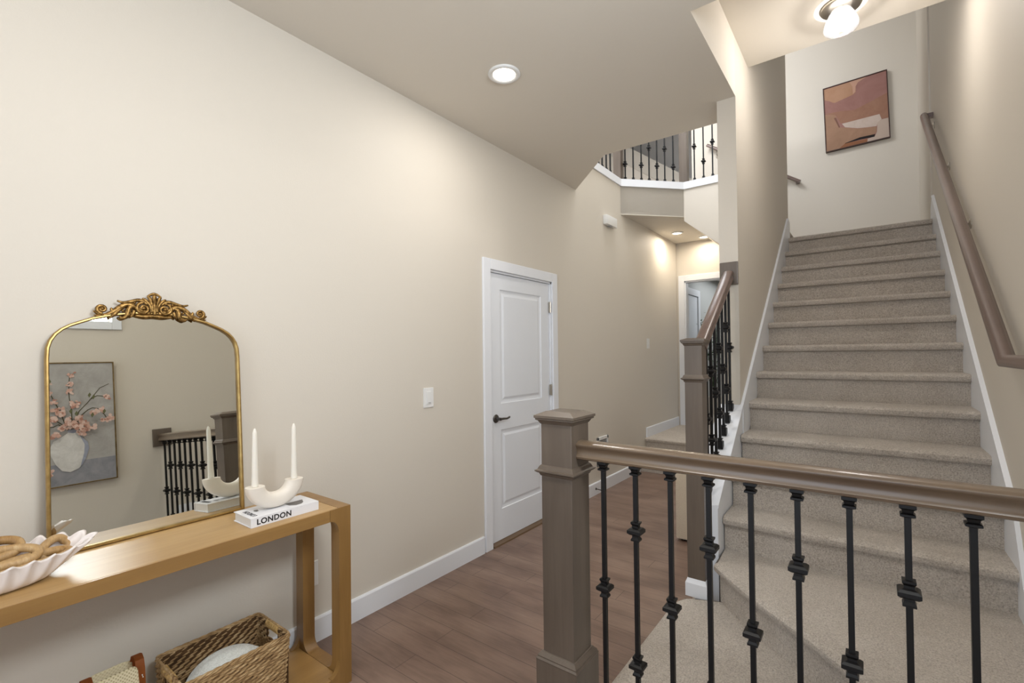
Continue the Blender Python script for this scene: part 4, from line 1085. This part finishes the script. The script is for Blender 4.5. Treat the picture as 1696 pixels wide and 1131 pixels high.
# ------------------------------------------------------------------ cream woven tote with leather straps
tt = thing('woven_tote', 'cream woven tote with tan leather corner straps left of the basket', 'bag', (-2.03, .42, .054))
def tp(y, z, x): return (x, y, z)
def slab(pts, x0, x1, lean_=0):
    bm = bmesh.new(); a = [bm.verts.new((x0 + lean_ * (z - .054), y, z)) for y, z in pts]; b = [bm.verts.new((x1 + lean_ * (z - .054), y, z)) for y, z in pts]
    n = len(pts); bm.faces.new(a); bm.faces.new(b[::-1])
    for i in range(n): bm.faces.new((a[i], b[i], b[(i + 1) % n], a[(i + 1) % n]))
    bmesh.ops.bevel(bm, geom=bm.edges[:], offset=.003, segments=2, affect='EDGES'); return bm
obj('front_panel', slab([(.392, .054), (.548, .054), (.532, .334), (.522, .344), (.425, .342), (.414, .330)], -2.000, -1.988, -.14), WEAVE, tt, 'yes')
obj('back_panel', slab([(.392, .054), (.548, .054), (.536, .330), (.505, .336), (.430, .334), (.404, .318)], -2.118, -2.108, .02), WEAVE, tt, 'yes')
obj('base', B(-2.112, -2.0, .394, .546, .053, .062), WEAVE, tt)
for y, zt in ((.541, .354), (.405, .342)):
    bm = bmesh.new(); pts = [(-2.026, zt - .095), (-2.034, zt - .03), (-2.046, zt - .002), (-2.066, zt + .008), (-2.090, zt), (-2.106, zt - .03), (-2.112, zt - .09)]
    L1 = [bm.verts.new((p[0], y - .013, p[1])) for p in pts]; L2 = [bm.verts.new((p[0], y + .013, p[1])) for p in pts]
    for i in range(len(pts) - 1): bm.faces.new((L1[i], L1[i + 1], L2[i + 1], L2[i]))
    bmesh.ops.solidify(bm, geom=bm.faces[:], thickness=.003); obj('leather_strap', bm, LEATHER, tt, 'yes')
bm = bmesh.new(); pts = []
for i in range(15):
    z = .08 + i * .016; s_ = 1 if i % 2 else 0
    pts += [(-2.030, .545, z), (-2.100, .545, z + .008)] if not s_ else [(-2.100, .547, z + .002), (-2.030, .547, z + .008)]
tube(bm, pts, .002, 6)
obj('side_lacing', bm, WAX, tt)

# ------------------------------------------------------------------ upholstered ottoman in the hall, plant in the far room
ot = thing('ottoman', 'cream upholstered ottoman on the hardwood behind the slim stair post', 'ottoman', (-.98, 3.8, 0))
obj('upholstery', B(-1.178, -.76, 3.56, 4.05, .016, .60, bev=.018), OTTO, ot, 'yes')
bm = bmesh.new()
for x in (-1.15, -.80):
    for y in (3.60, 4.0): box(bm, x, x + .03, y, y + .03, 0, .02)
obj('feet', bm, BRONZE, ot)
pt = thing('potted_plant', 'leafy green potted plant in the room beyond the hall doorway', 'plant', (-2.10, 8.4, HP))
bm = bmesh.new(); lathe(bm, [(.11, HP), (.15, HP + .26), (.155, HP + .28), (.13, HP + .28), (.12, HP + .24)], 24, (-2.10, 8.4, 0)); obj('pot', bm, POTM, pt, 'yes')
rp = random.Random(5); st_ = bmesh.new(); lf = bmesh.new()
for s in range(12):
    a = rp.uniform(0, 2 * PI); h = rp.uniform(.9, 1.45); sp = rp.uniform(.06, .26)
    pts = [(-2.10 + math.cos(a) * sp * t ** 1.5, 8.4 + math.sin(a) * sp * t ** 1.5, HP + .22 + h * t) for t in [i / 8 for i in range(9)]]
    tube(st_, pts, .005, 5)
    for i in range(2, 9):
        for _ in range(5):
            c = Vector(pts[i]) + Vector((rp.uniform(-.05, .05), rp.uniform(-.05, .05), rp.uniform(-.05, .05)))
            d = Vector((rp.uniform(-1, 1), rp.uniform(-1, 1), rp.uniform(-.3, .8))).normalized(); w2 = d.cross(Vector((0, 0, 1))).normalized() * .014; L = .055
            vs = [lf.verts.new(c), lf.verts.new(c + d * L * .5 + w2), lf.verts.new(c + d * L), lf.verts.new(c + d * L * .5 - w2)]; lf.faces.new(vs)
obj('stems', st_, LEAF, pt); obj('foliage', lf, LEAF, pt)
